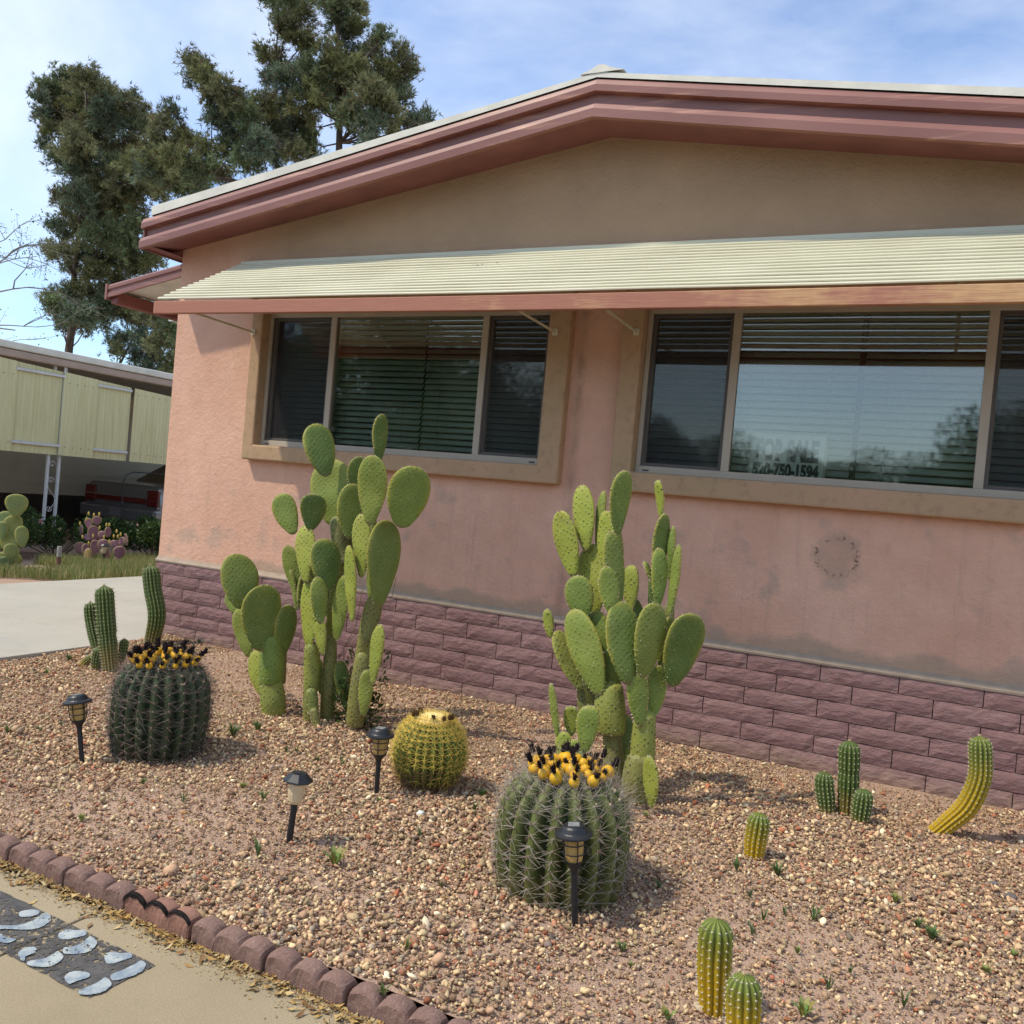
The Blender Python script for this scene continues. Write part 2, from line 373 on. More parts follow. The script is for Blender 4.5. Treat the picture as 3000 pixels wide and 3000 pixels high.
# gravel: many thousand stones in one mesh
def gravel():
    n = 166000
    x = rng.uniform(.29, 7.3, n); y = rng.uniform(-3.215, -.02, n)
    # a little sparser and finer near the wall, bare soil patches
    nn = np.array([noise.noise(Vector((a*1.1, b*1.6, 9.1))) for a, b in zip(x, y)])
    n2 = np.array([noise.noise(Vector((a*.8+4, b*.9, 2.1))) for a, b in zip(x, y)])
    keep = ~((y > -.95) & (nn > .12) & (rng.random(n) < .5)); keep &= ~((n2 > .32) & (rng.random(n) < .2))
    x, y, nn, n2 = x[keep], y[keep], nn[keep], n2[keep]; n = len(x)
    fine = np.clip((y+1.6)/1.6, 0, 1)*.35 + np.clip(n2*1.4, -.2, .45)
    r = rng.lognormal(math.log(.0054), .43, n)*(1-fine*.55); r = np.clip(r, .0025, .0145)
    r = np.where(rng.random(n) < .004, r*1.9, r)
    z = bedz_np(x, y)
    pal = np.array([(.47,.32,.235),(.39,.26,.19),(.55,.40,.28),(.62,.49,.32),(.70,.58,.39),(.44,.17,.10),(.34,.26,.23),(.42,.36,.30),(.46,.22,.15),(.66,.46,.32),(.17,.15,.14),(.82,.75,.60)])
    pr = np.array([.17,.14,.14,.14,.15,.025,.055,.045,.05,.055,.01,.04]); pr /= pr.sum()
    c = pal[rng.choice(len(pal), n, p=pr)]*rng.uniform(.42, 1.22, (n,1))*np.array([1.07,.98,.81])
    big = (r > .0074)
    def stones(sel, bv, bf, jit):
        k = sel.sum(); nv = len(bv)
        A = rng.normal(size=(k,3,3)); q, _ = np.linalg.qr(A)
        ax = np.stack([rng.uniform(.75,1.35,k), rng.uniform(.65,1.05,k), rng.uniform(.45,.8,k)], 1)
        v = bv[None]*(1+rng.uniform(-jit, jit, (k,nv,1)))
        v = v*ax[:,None,:]; 
        a = rng.uniform(0, 2*math.pi, k); tilt = rng.normal(0, .35, (k,2))
        ca, sa = np.cos(a), np.sin(a)
        v = np.stack([v[:,:,0]*ca[:,None]-v[:,:,1]*sa[:,None], v[:,:,0]*sa[:,None]+v[:,:,1]*ca[:,None], v[:,:,2]], 2)
        v[:,:,2] += v[:,:,0]*tilt[:,:1] + v[:,:,1]*tilt[:,1:]
        v = v*r[sel][:,None,None]
        v += np.stack([x[sel], y[sel], z[sel] + r[sel]*rng.uniform(-.05,.7,k)], 1)[:,None,:]
        F = bf[None] + (np.arange(k)*nv)[:,None,None]
        C = np.repeat(c[sel], nv, 0)
        return v.reshape(-1,3), F.reshape(-1,3), C
    t = (1+5**.5)/2
    ico = nrm(np.array([(-1,t,0),(1,t,0),(-1,-t,0),(1,-t,0),(0,-1,t),(0,1,t),(0,-1,-t),(0,1,-t),(t,0,-1),(t,0,1),(-t,0,-1),(-t,0,1)], float))
    icf = np.array([(0,11,5),(0,5,1),(0,1,7),(0,7,10),(0,10,11),(1,5,9),(5,11,4),(11,10,2),(10,7,6),(7,1,8),(3,9,4),(3,4,2),(3,2,6),(3,6,8),(3,8,9),(4,9,5),(2,4,11),(6,2,10),(8,6,7),(9,8,1)])
    oc = np.array([(1,0,0),(0,1,0),(-1,0,0),(0,-1,0),(0,0,1),(0,0,-1)], float)*1.15; ocf = np.array([(0,1,4),(1,2,4),(2,3,4),(3,0,4),(1,0,5),(2,1,5),(3,2,5),(0,3,5)])
    V1,F1,C1 = stones(big, ico, icf, .34); V2,F2,C2 = stones(~big, oc, ocf, .3)
    g = G('gravel_stones', .85, .25); a = g.n('ShaderNodeAttribute', attribute_name='Col')
    P = g.pos(); g.col(g.mix(g.ramp(g.noise(160, 4, .7, P), [(.35, .0), (.75, .5)]), a.outputs['Color'], g.mix(1.0, a.outputs['Color'], (.55,.5,.45), 'MULTIPLY')))
    g.bump(g.noise(260, 2, .6, P), .3, .002)
    me = bigmesh('gravel', np.concatenate([V1,V2]), np.concatenate([F1,F2+len(V1)]), g.mat, False, np.concatenate([C1,C2]))
    o = put(bpy.data.objects.new('gravel', me)); o['kind'] = 'stuff'; tag(o, 'pink and tan crushed gravel spread over the garden bed', 'gravel')
gravel()
# ------------------------------------------------------------------ the pink house
house = thing('house', 'pink stucco manufactured home with mauve block base, red fascia and long cream awning', 'house', (3.75, 0, 0))
house.location = (0,0,0)
HX0, HX1, RX = .09, 7.41, 3.735
def wallz(x): return 3.142+.154*(x-.112) if x < RX else 3.70-.155*(x-RX)
def fasz(x): return 3.062+.1675*(x+.02) if x < RX else 3.691-.1675*(x-RX)
WY = .025
w1 = (1.06, 3.45, 1.60, 2.64); w2 = (4.08, 6.62, 1.60, 2.64)
b = MB()
def vq(x0, x1, z0, z1, y=WY):
    b.add([(x0,y,z0),(x1,y,z0),(x1,y,z1),(x0,y,z1)], [(0,1,2,3)])
vq(HX0, w1[0], .6, 2.64); vq(w1[1], w2[0], .6, 2.64); vq(w2[1], HX1, .6, 2.64); vq(w1[0], w1[1], .6, 1.60); vq(w2[0], w2[1], .6, 1.60)
b.add([(HX0,WY,2.64),(HX1,WY,2.64),(HX1,WY,wallz(HX1)+.06),(RX,WY,3.78),(HX0,WY,3.14+.06)], [(0,1,2,3,4)])
b.add([(HX0,WY,.6),(HX0,WY,3.2),(HX0,11,3.2),(HX0,11,.6)], [(0,1,2,3)])
b.add([(HX1,WY,.6),(HX1,11,.6),(HX1,11,3.2),(HX1,WY,3.2)], [(0,1,2,3)])
b.add([(HX0,11,0),(HX0,11,3.2),(RX,11,3.78),(HX1,11,3.2),(HX1,11,0)], [(0,1,2,3,4)])
for w in (w1, w2):   # reveals of the openings
    x0,x1,z0,z1 = w
    b.add([(x0,WY,z0),(x0,WY,z1),(x0,.16,z1),(x0,.16,z0)], [(0,1,2,3)]); b.add([(x1,WY,z0),(x1,.16,z0),(x1,.16,z1),(x1,WY,z1)], [(0,1,2,3)])
    b.add([(x0,WY,z0),(x0,.16,z0),(x1,.16,z0),(x1,WY,z0)], [(0,1,2,3)]); b.add([(x0,WY,z1),(x1,WY,z1),(x1,.16,z1),(x0,.16,z1)], [(0,1,2,3)])
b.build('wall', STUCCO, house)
# dim rooms behind the windows
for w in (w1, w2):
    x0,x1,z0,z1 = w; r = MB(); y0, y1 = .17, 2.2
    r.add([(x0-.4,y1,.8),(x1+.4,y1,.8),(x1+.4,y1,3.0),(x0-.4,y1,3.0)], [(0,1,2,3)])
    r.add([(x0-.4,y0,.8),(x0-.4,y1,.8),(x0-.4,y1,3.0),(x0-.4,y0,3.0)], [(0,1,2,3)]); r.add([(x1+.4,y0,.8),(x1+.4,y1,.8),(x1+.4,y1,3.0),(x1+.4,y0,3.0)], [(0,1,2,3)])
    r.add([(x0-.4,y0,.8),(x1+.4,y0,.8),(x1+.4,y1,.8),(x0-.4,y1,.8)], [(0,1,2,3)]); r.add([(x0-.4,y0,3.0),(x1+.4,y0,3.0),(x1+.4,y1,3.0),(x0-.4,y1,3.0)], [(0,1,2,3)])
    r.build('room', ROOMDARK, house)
# block base: mortar back, separate blocks
base = MB(); base.box((HX0+.012, .018, -.1), (HX1, .13, .604)); base.box((HX0+.012,.13,-.1),(HX0+.1,11,.604))
fw = base.build('foundation_wall', MORTAR, house)
def block_mesh(L_, seed, nxq=9, nzq=3):
    r_ = random.Random(seed); H_ = .1016-.005; D_ = .075; v = []; f = []
    off = [[0]*(nzq+1) for _ in range(nxq+1)]
    for i in range(nxq+1):
        for j in range(nzq+1):
            x = L_*i/nxq; z = H_*j/nzq; edge = (i in (0, nxq)) or (j in (0, nzq))
            y = 0.0 if not edge else .0035
            if not edge: y = -.001 - r_.random()*.0055
            if j == 0 and not edge: y += .003
            zz = z + (r_.uniform(-.004, .004) if j not in (0, nzq) else (r_.uniform(-.0025,.0015)))
            v.append((x + (r_.uniform(-.012,.012) if i not in (0,nxq) else r_.uniform(-.001,.001)), y, zz))
    idx = lambda i, j: i*(nzq+1)+j
    for i in range(nxq):
        for j in range(nzq): f.append((idx(i,j), idx(i+1,j), idx(i+1,j+1), idx(i,j+1)))
    n0 = len(v); v += [(0,D_,0),(L_,D_,0),(L_,D_,H_),(0,D_,H_)]
    f.append(tuple([idx(i,0) for i in range(nxq+1)][::-1]+[n0,n0+1])[::1]); f.append(tuple([idx(i,nzq) for i in range(nxq+1)]+[n0+2,n0+3]))
    f.append(tuple([idx(0,j) for j in range(nzq+1)]+[n0+3,n0])); f.append(tuple([idx(nxq,j) for j in range(nzq+1)][::-1]+[n0+1,n0+2]))
    b = MB(); b.add(v, f); return b.mesh('block', BLOCK, False)
BL = .4064
variants = [block_mesh(BL-.005, 100+i) for i in range(14)]
cache = {}
for cz in range(7):
    z = .6096-.1016*(cz+1)+.0025
    off = 0 if cz % 2 == 0 else -.57*BL
    k = -1
    while True:
        x0 = off + BL*k + .0035; x1 = x0 + BL - .005; k += 1
        if x0 > HX1+.0: break
        if x1 < HX0+.03: continue
        y = random.uniform(-.002, .002)
        if x0 < HX0:       # cut block at the corner
            L_ = round(x1-HX0, 3)
            if L_ not in cache: cache[L_] = block_mesh(L_, int(L_*999), max(3, int(L_/.045)))
            me, x0 = cache[L_], HX0
        else: me = random.choice(variants)
        o = bpy.data.objects.new('block', me); o.location = (x0, y, z); put(o, fw)
for cz in range(6):     # the blocks round the corner on the drive side
    z = .6096-.1016*(cz+1)+.0025; o_ = .2 if cz % 2 else 0.0
    for k in range(4):
        o = bpy.data.objects.new('block', random.choice(variants)); o.location = (HX0, .42+o_+BL*k, z); o.rotation_euler = (0,0,-math.pi/2); put(o, fw)
b = MB(); b.sweep([(.045,.598),(-.004,.602),(-.006,.614),(.012,.628),(.027,.648),(.045,.65)], [lambda y,z,x=x: (x,y,z) for x in (HX0-.004, HX1)], caps=False)
b.build('ledge', LEDGE, house)

# stucco surrounds
def surround(x0, x1, z0, z1, ix0, ix1, iz0, iz1):
    b = MB(); y0, y1 = -.052, .024
    b.box((x0,y0,z0),(x1,y1,iz0)); b.box((x0,y0,iz0),(ix0,y1,z1)); b.box((ix1,y0,iz0),(x1,y1,z1)); b.box((ix0,y0,iz1),(ix1,y1,z1))
    # one welded ring
    me = b.mesh('window_surround', TRIM); bmx = bmesh.new(); bmx.from_mesh(me); bmesh.ops.remove_doubles(bmx, verts=bmx.verts, dist=1e-4)
    bmx.to_mesh(me); bmx.free()
    ring = MB()
    o4 = [(x0,z0),(x1,z0),(x1,z1),(x0,z1)]; i4 = [(ix0,iz0),(ix1,iz0),(ix1,iz1),(ix0,iz1)]
    v = [(x,y0,z) for x,z in o4]+[(x,y0,z) for x,z in i4]+[(x,y1,z) for x,z in o4]+[(x,.05,z) for x,z in i4]
    f = []
    for k in range(4):
        q = (k+1)%4; f += [(k,q,4+q,4+k),(k,8+k,8+q,q),(4+k,4+q,12+q,12+k)]
    ring.add(v, f); return ring.build('window_surround', TRIM, house, bevel=.013)
surround(.955, 3.60, 1.487, 2.75, 1.062, 3.448, 1.602, 2.63)
surround(3.95, 6.74, 1.478, 2.75, 4.082, 6.618, 1.602, 2.63)

def window(x0, x1, z0, z1, m1, m2):
    w = bpy.data.objects.new('window', None); put(w, house)
    def bar(name, a, b_, mat=FRAME, bev=.003):
        q = MB(); q.box(a, b_); return q.build(name, mat, w, bevel=bev)
    ya, yb = .028, .10; fwid = .042
    b = MB(); b.box((x0,ya,z0),(x1,yb,z0+fwid)); b.box((x0,ya,z1-fwid),(x1,yb,z1)); b.box((x0,ya,z0+fwid),(x0+fwid*.7,yb,z1-fwid)); b.box((x1-fwid*.7,ya,z0+fwid),(x1,yb,z1-fwid))
    b.build('frame', FRAME, w, bevel=.003)
    iz0, iz1 = z0+fwid, z1-fwid
    bar('mullion', (m1-.024,ya+.004,iz0),(m1+.024,yb,iz1)); bar('mullion', (m2-.024,ya+.004,iz0),(m2+.024,yb,iz1))
    for a, c in ((x0+fwid*.7, m1-.024), (m2+.024, x1-fwid*.7)):
        s = .022; b = MB(); yy0, yy1 = .052, .085
        b.box((a,yy0,iz0),(c,yy1,iz0+s)); b.box((a,yy0,iz1-s),(c,yy1,iz1)); b.box((a,yy0,iz0+s),(a+s,yy1,iz1-s)); b.box((c-s,yy0,iz0+s),(c,yy1,iz1-s))
        b.build('sash', FRAME, w, bevel=.002)
        q = MB(); q.box((a+s,.0765,iz0+s),(c-s,.080,iz1-s)); q.build('pane', GLASS, w)
        q = MB(); q.add([(a+.004,.044,iz0+.004),(c-.004,.044,iz0+.004),(c-.004,.044,iz1-.004),(a+.004,.044,iz1-.004)], [(0,1,2,3)]); q.build('insect_screen', SCREEN, w)
        q = MB(); fs = .011; y2, y3 = .040, .048
        q.box((a,y2,iz0),(c,y3,iz0+fs)); q.box((a,y2,iz1-fs),(c,y3,iz1)); q.box((a,y2,iz0+fs),(a+fs,y3,iz1-fs)); q.box((c-fs,y2,iz0+fs),(c,y3,iz1-fs)); q.build('screen_frame', simple('dark_screen_frame', (.10,.09,.08), .5), w)
    q = MB(); q.box((m1+.024,.050,iz0),(m2-.024,.054,iz1)); q.build('pane', GLASS, w)
    q = MB()
    for xx in (x0+.05, x1-.09): q.box((xx,ya-.003,z0+.012),(xx+.04,ya,z0+.020))
    q.build('weep_hole', simple('weep_slot', (.06,.05,.04)), w)
    return w
window(1.064, 3.446, 1.604, 2.628, 1.672, 2.945)
window(4.084, 6.616, 1.604, 2.628, 4.636, 5.975)

# blinds inside
def slat_mesh(Ln):
    b = MB(); pr = [(-.024,.0),(-.012,.0028),(0,.0038),(.012,.0028),(.024,0),(.012,.0012),(0,.0022),(-.012,.0012)]
    b.sweep(pr, [lambda y,z,x=x: (x,y,z) for x in (0, Ln)], close=True, caps=True); return b.mesh('slat', BLIND, True)
def blind(x0, x1, label, jog=0):
    t = thing('window_blind', label, 'blind', (x0, .17, 2.60), 0, 'cream blinds inside the windows')
    me = slat_mesh(x1-x0)
    hb = MB(); hb.box((0,-.02,.0),(x1-x0,.025,.03)); hb.build('headrail', BLIND, t)
    n = 23
    for k in range(n):
        o = bpy.data.objects.new('slat', me); o.location = (0, 0, -.02-k*.0428 + (jog if k > 12 else 0)*(k-12)*.1)
        o.rotation_euler = (math.radians(56+random.uniform(-1.5,1.5)), random.uniform(-.0012,.0012), 0); put(o, t)
    c = MB()
    for xx in (.14, (x1-x0)/2, x1-x0-.14): c.tube([(xx,-.026,0),(xx,-.026,-.97)], .0016, 5)
    c.build('cord', simple('blind_cord', (.35,.34,.3)), t)
    return t
blind(1.11, 2.405, 'cream slatted blind in the left half of the window behind the left prickly pear')
blind(2.42, 3.42, 'cream slatted blind in the right half of the window behind the left prickly pear')
blind(4.12, 5.318, 'cream slatted blind in the wide window, behind the for sale sign')
blind(5.352, 6.59, 'cream slatted blind in the wide window, right of the for sale sign')
q = MB(); q.box((5.318,.185,1.62),(5.352,.20,2.62)); q.build('window_post', simple('window_post', (.02,.02,.025)), house)  # dark strip painted as the shade in the gap between two blinds

# for sale sign behind the glass
sign = thing('for_sale_sign', 'white for sale sign with a phone number propped inside the wide window', 'sign', (4.765, .118, 1.645))
q = MB(); q.box((0,0,-.03),(.415,.003,.245)); q.build('board', simple('white_sign_board', (.90,.90,.84), .5, .3, .03), sign)
q = MB()
for a_, b_ in (((-.012,-.002,-.03),(.0,.004,.258)),((.415,-.002,-.03),(.43,.004,.258)),((0,-.002,.245),(.415,.004,.258))): q.box(a_, b_)
q.build('sign_border', simple('cream_sign_border', (.55,.50,.38), .5, .3, .03), sign)
def text(s_, size, x, z, sx, parent, name, mat, sp=1.0, off=.006):
    cu = bpy.data.curves.new(name, 'FONT'); cu.body = s_; cu.size = size; cu.offset = off; cu.extrude = .0006; cu.space_character = sp
    to = bpy.data.objects.new(name, cu); col.objects.link(to); bpy.context.view_layer.update()
    me = bpy.data.meshes.new_from_object(to.evaluated_get(bpy.context.evaluated_depsgraph_get()))
    bpy.data.objects.remove(to); o = bpy.data.objects.new(name, me); me.materials.clear(); me.materials.append(mat)
    xs_ = [v.co.x for v in me.vertices]; x0, x1 = min(xs_), max(xs_); k = sx/(x1-x0)
    for v in me.vertices: v.co.x = (v.co.x-x0)*k
    o.location = (x, -.0012, z); o.rotation_euler = (math.pi/2, 0, 0); put(o, parent); return o
INK = simple('dark_sign_ink', (.02,.02,.035), .5, .3, .05)
text('FOR SALE', .165, .03, .095, .355, sign, 'lettering', INK, 1.02, .009)
text('520-750-1594', .10, .018, .0, .375, sign, 'phone_number', INK, 1.0, .006)

# awning
aw = bpy.data.objects.new('awning', None); put(aw, house)
AX0, AX1 = .765, 7.05; n = 15; A0 = Vector((0, -.005, 2.985)); A1 = Vector((0, -.775, 2.535)); sd = (A1-A0).normalized(); nd = Vector((0, -sd.z, sd.y)); nd = nd if nd.z > 0 else -nd
pitch = (A1-A0).length/n
for k in range(n):
    prof = [(0,0),(.012,.0085),(.028,.0155),(.044,.0195),(.056,.0200),(.0625,.0175),(.0645,.0125),(.0640,.0095),(.0610,.0115),(.054,.0150),(.028,.0110),(.012,.0050),(.0,-.0025)]
    def fn(x):
        p0 = A0 + sd*(pitch*k)
        return lambda a, c: tuple(Vector((x, 0, 0)) + p0 + sd*a + nd*c)
    b = MB(); xs_ = np.linspace(AX0, AX1, 15)
    sag = [.0035*math.sin(3.1*x+k*.5)*.5 - .010*math.sin(math.pi*(x-AX0)/(6.3))*(k/n) + random.uniform(-.0006,.0006) for x in xs_]
    paths = []
    for x, sg in zip(xs_, sag):
        g0 = fn(x); paths.append(lambda a, c, g0=g0, sg=sg: (lambda p: (p[0], p[1], p[2]+sg))(g0(a, c)))
    b.sweep(prof, paths, close=True, caps=True); b.build('slat', SLAT, aw, smooth=False)
b = MB(); xs_ = np.linspace(AX0-.012, AX1, 13)
b.sweep([(-.805,2.437),(-.768,2.437),(-.768,2.528),(-.805,2.522)], [lambda y,z,x=x: (x, y, z-.010*math.sin(math.pi*(x-AX0)/6.3)) for x in xs_], close=True, caps=True)
b.build('front_board', BOARD, aw, bevel=.004)
for xx in (.985, 3.50, 4.045):
    b = MB(); b.tube([(xx,-.045,2.455),(xx,-.76,2.475)], .0085, 8); b.box((xx-.018,-.062,2.435),(xx+.018,-.05,2.475)); b.build('brace', SLAT, aw)
for xx in (.80, 2.9, 5.2, 7.0):
    b = MB(); b.box((xx-.01,-.01,0),(xx+.01,.01,.90)); o = b.build('rafter', SLAT, aw)
    o.location = (xx, -.015, 2.955); o.rotation_euler = ((math.pi/2+math.atan2(.45,.77)), 0, 0)
b = MB(); b.box((AX0,-.02,2.985),(AX1,.02,3.012)); b.build('wall_rail', SLAT, aw)
b = MB()
for dx_, dz_, s_ in ((3.02,.0,.014),(3.055,.004,.006),(3.16,.012,.006),(2.985,-.004,.008),(3.035,-.006,.007)):
    p = Vector((dx_, 0, 0)) + A0 + sd*(pitch*5.4) + nd*.0135 + Vector((0,0,dz_)); b.add([p+Vector((-s_,0,-.003)), p+Vector((s_,-.001,-.002)), p+Vector((s_*.8,.004,.006)), p+Vector((-s_*.4,.004,.005))], [(0,1,2,3)])
b.build('chipped_paint', simple('dark_chip', (.06,.05,.04)), aw)

# roof, fascia, soffit
roof = bpy.data.objects.new('roof', None); put(roof, house)
prof = [(-.285,.0),(-.318,.002),(-.320,.052),(-.302,.084),(-.292,.090),(-.266,.094),(-.266,.156),(-.292,.158),(-.310,.160),(-.312,.198),(-.292,.236),(-.262,.240)]
xs_ = [-.02, .8, 1.8, 2.8, RX, 4.6, 5.5, 6.5, 7.52]
for seg in (xs_[:5], xs_[4:]):
    b = MB(); b.sweep(prof, [lambda y,z,x=x: (x, y, fasz(x)+z) for x in seg]); e = seg[0] if seg[0] < 0 else seg[-1]
    nv = len(b.v); b.v += [(e,y,fasz(e)+z) for y,z in prof]+[(e,-.24,fasz(e)+.24),(e,-.24,fasz(e))]; b.f.append(tuple(range(nv, nv+len(prof)+2))); b.m.append(0)
    b.build('fascia', FASCIA, roof)
    b = MB(); b.sweep([(0,0),(1,1)], [lambda t,u_,x=x: (x, -.287+t*.315, fasz(x)+.003 + t*(wallz(x)-fasz(x))) for x in seg]); b.build('soffit', SOFFIT, roof)
b = MB()     # side eave of the drive side
b.box((-.02,-.285,3.064),(-.004,11,3.302)); b.add([(-.004,-.28,3.075),(HX0+.001,-.28,3.083),(HX0+.001,11,3.083),(-.004,11,3.075)], [(0,1,2,3)])
b.build('side_eave', SOFFIT, roof)
b = MB(); b.box((HX1,-.285,3.06),(HX1+.11,11,3.28)); b.build('side_eave', FASCIA, roof)
b = MB()     # white roof skin with a turned edge
y0 = -.300
for xa, xb in ((.07, RX),(RX, 7.5)):
    za, zb = fasz(xa)+.243, fasz(xb)+.243
    ta, tb = (.072, .030) if xa < 1 else (.030, .050)
    b.add([(xa,y0,za),(xb,y0,zb),(xb,y0,zb+tb),(xa,y0,za+ta),(xa,11,za+ta),(xb,11,zb+tb),(xa,11,za),(xb,11,zb)], [(0,1,2,3),(3,2,5,4),(0,3,4,6),(1,7,5,2)])
b.build('roof_sheet', WHITEROOF, roof)
b = MB(); zr = fasz(RX)+.277
b.sweep([(-.13,-.012),(-.06,.012),(-.02,.034),(.02,.034),(.06,.012),(.15,-.014)], [lambda a,c,y=y: (RX+a+.02, y, zr+c+.003) for y in (-.305, 2, 5, 11)], caps=True)
b.build('ridge_cap', WHITEROOF, roof)
b = MB(); b.box((3.95,-.2,0),(4.25,.1,.012)); 
# small white vent box on the roof slope
p = at(355, 388, 2.0); zz = fasz(p.x)+.277
b = MB(); b.box((p.x-.05,1.9,zz-.02),(p.x+.10,2.1,zz+.20)); b.box((p.x-.062,1.88,zz+.10),(p.x-.05,2.12,zz+.235)); b.build('roof_vent', simple('white_vent_box', (.55,.56,.55), .5), roof)

# lean-to awning on the drive side
la = bpy.data.objects.new('side_awning', None); put(la, house)
def laz(x): return 2.905 + .178*(x+.85)
prof = [(.10,-.118),(.094,-.112),(.094,-.078),(.106,-.070),(.106,-.052),(.094,-.044),(.094,-.018),(.104,-.004),(.12,0)]
xa, xb = -.862, .088
b = MB(); b.sweep(prof, [lambda y,z,x=x: (x,y,laz(x)+z) for x in (xa, xb)]); b.box((xa-.012,.088,laz(xa)-.128),(xa+.012,.14,laz(xa)+.006)); b.build('fascia', FASCIA, la)
b = MB(); b.add([(xa,.11,laz(xa)),(xb,.11,laz(xb)),(xb,9,laz(xb)),(xa,9,laz(xa))], [(0,1,2,3)]); b.build('roof_sheet', WHITEROOF, la)
b = MB()
for k in range(8):
    yy = .13+k*.5; b.add([(xa+.06,yy,laz(xa+.06)-.05),(xb,yy,laz(xb)-.045),(xb,yy+.49,laz(xb)-.045),(xa+.06,yy+.49,laz(xa+.06)-.05)], [(0,1,2,3)]); b.box((xa+.06,yy+.485,laz(xa)-.05),(xb,yy+.495,laz(xa)-.02))
b.build('ceiling_panel', simple('white_pan_ceiling', (.62,.60,.54), .5), la)
b = MB(); b.box((xa+.02,.13,laz(xa)-.16),(xa+.10,9,laz(xa)-.055)); b.build('beam', SOFFIT, la, bevel=.01)
b = MB(); b.sweep([(-.03,0),(.03,0),(.02,.09),(-.02,.09)], [lambda a,c,y=y: (xb-.06+a, y, laz(xb)-.15+c) for y in (.16,.24)], close=True, caps=True); b.build('lamp_bracket', simple('ochre_lamp_bracket', (.30,.22,.05)), la)
# ------------------------------------------------------------------ cacti
def m_pad(name, g1, g2, yel=0.0, dots=(.05,.045,.02)):
    g = G(name, .56, .3); o = g.tc(); x, y, z = g.sep(o); P = g.pos()
    c = g.mix(g.ramp(g.noise(6, 4, .55, P), [(.3, 0.0), (.7, 1.0)]), g1, g2)
    # rim of each pad is yellower; colour attribute: R = closeness to the rim, G = height on the pad
    a = g.n('ShaderNodeAttribute', attribute_name='Col'); r_, g_, b_ = g.sep(a.outputs['Color'])
    c = g.mix(g.math('MULTIPLY', g.math('POWER', r_, 3.0), .85), c, (.44,.37,.055))
    c = g.mix(g.ramp(g.noise(5, 4, .6, P), [(.5-yel*.4, 0.0), (.78-yel*.4, .30+yel*.6)]), c, (.36,.34,.06))
    c = g.mix(g.ramp(g_, [(.0, .85), (.07, 0.0)]), c, (.20,.155,.075))
    c = g.mix(g.math('MULTIPLY', g.ramp(g.noise(13, 6, .7, P), [(.56, 0.0), (.66, .55)]), .55+yel), c, (.24,.23,.07))
    rn = g.rnd() if 'purple' not in name else 0.3; c = g.mix(g.math('MULTIPLY', g.ramp(rn, [(.35, 0.0), (1.0, .45)]), 1.0), c, (.26,.27,.05)); c = g.mix(g.math('MULTIPLY', g.ramp(rn, [(.0, .40), (.3, 0.0)]), 1.0), c, (.07,.12,.03))
    # speckled scars
    c = g.mix(g.ramp(g.noise(90, 3, .7, P), [(.64, 0.0), (.70, .8)]), c, (.46,.44,.28))
    m = g.n('ShaderNodeMapping', Vector=o); m.inputs['Rotation'].default_value = (0,0,.78); m.inputs['Scale'].default_value = (1,1,.0)
    vd = g.voro(46, m.outputs[0], rnd=.35)
    c = g.mix(g.ramp(vd, [((.15 if yel > .15 else .10), .85), ((.24 if yel > .15 else .19), 0.0)]), c, dots)
    g.col(c)
    n1 = g.bump(g.ramp(vd, [(.0, 1.0), (.42, 0.0)]), .50, .0032); g.bump(g.noise(22, 5, .6, P), .30, .008, n1)
    g.b.inputs['Subsurface Weight'].default_value = .06; g.b.inputs['Subsurface Radius'].default_value = (.01,.014,.004)
    return g.mat
PAD = m_pad('green_pad_skin', (.140,.200,.034), (.195,.260,.048))
PADY = m_pad('yellow_green_pad_skin', (.24,.295,.038), (.32,.37,.052), .28)  # yellow pads plus sun-facing ones; their sunlight is put into the colour
PADD = m_pad('deep_green_pad_skin', (.090,.145,.028), (.130,.185,.036), -.12)  # darker copy of the green skin; shade painted in for pads turned away
TRUNKP = m_pad('old_pad_bark', (.20,.235,.048), (.26,.275,.06), .22, (.04,.035,.02))
BROWNP = m_pad('brown_cactus_bark', (.15,.125,.05), (.19,.20,.055), .2, (.03,.025,.02))
PURP = m_pad('purple_pad_skin', (.20,.085,.12), (.27,.13,.16), .0, (.10,.05,.04))
PURP.node_tree.nodes
AREO = simple('pale_areole', (.55,.50,.34), .9, .1, .2, 40)
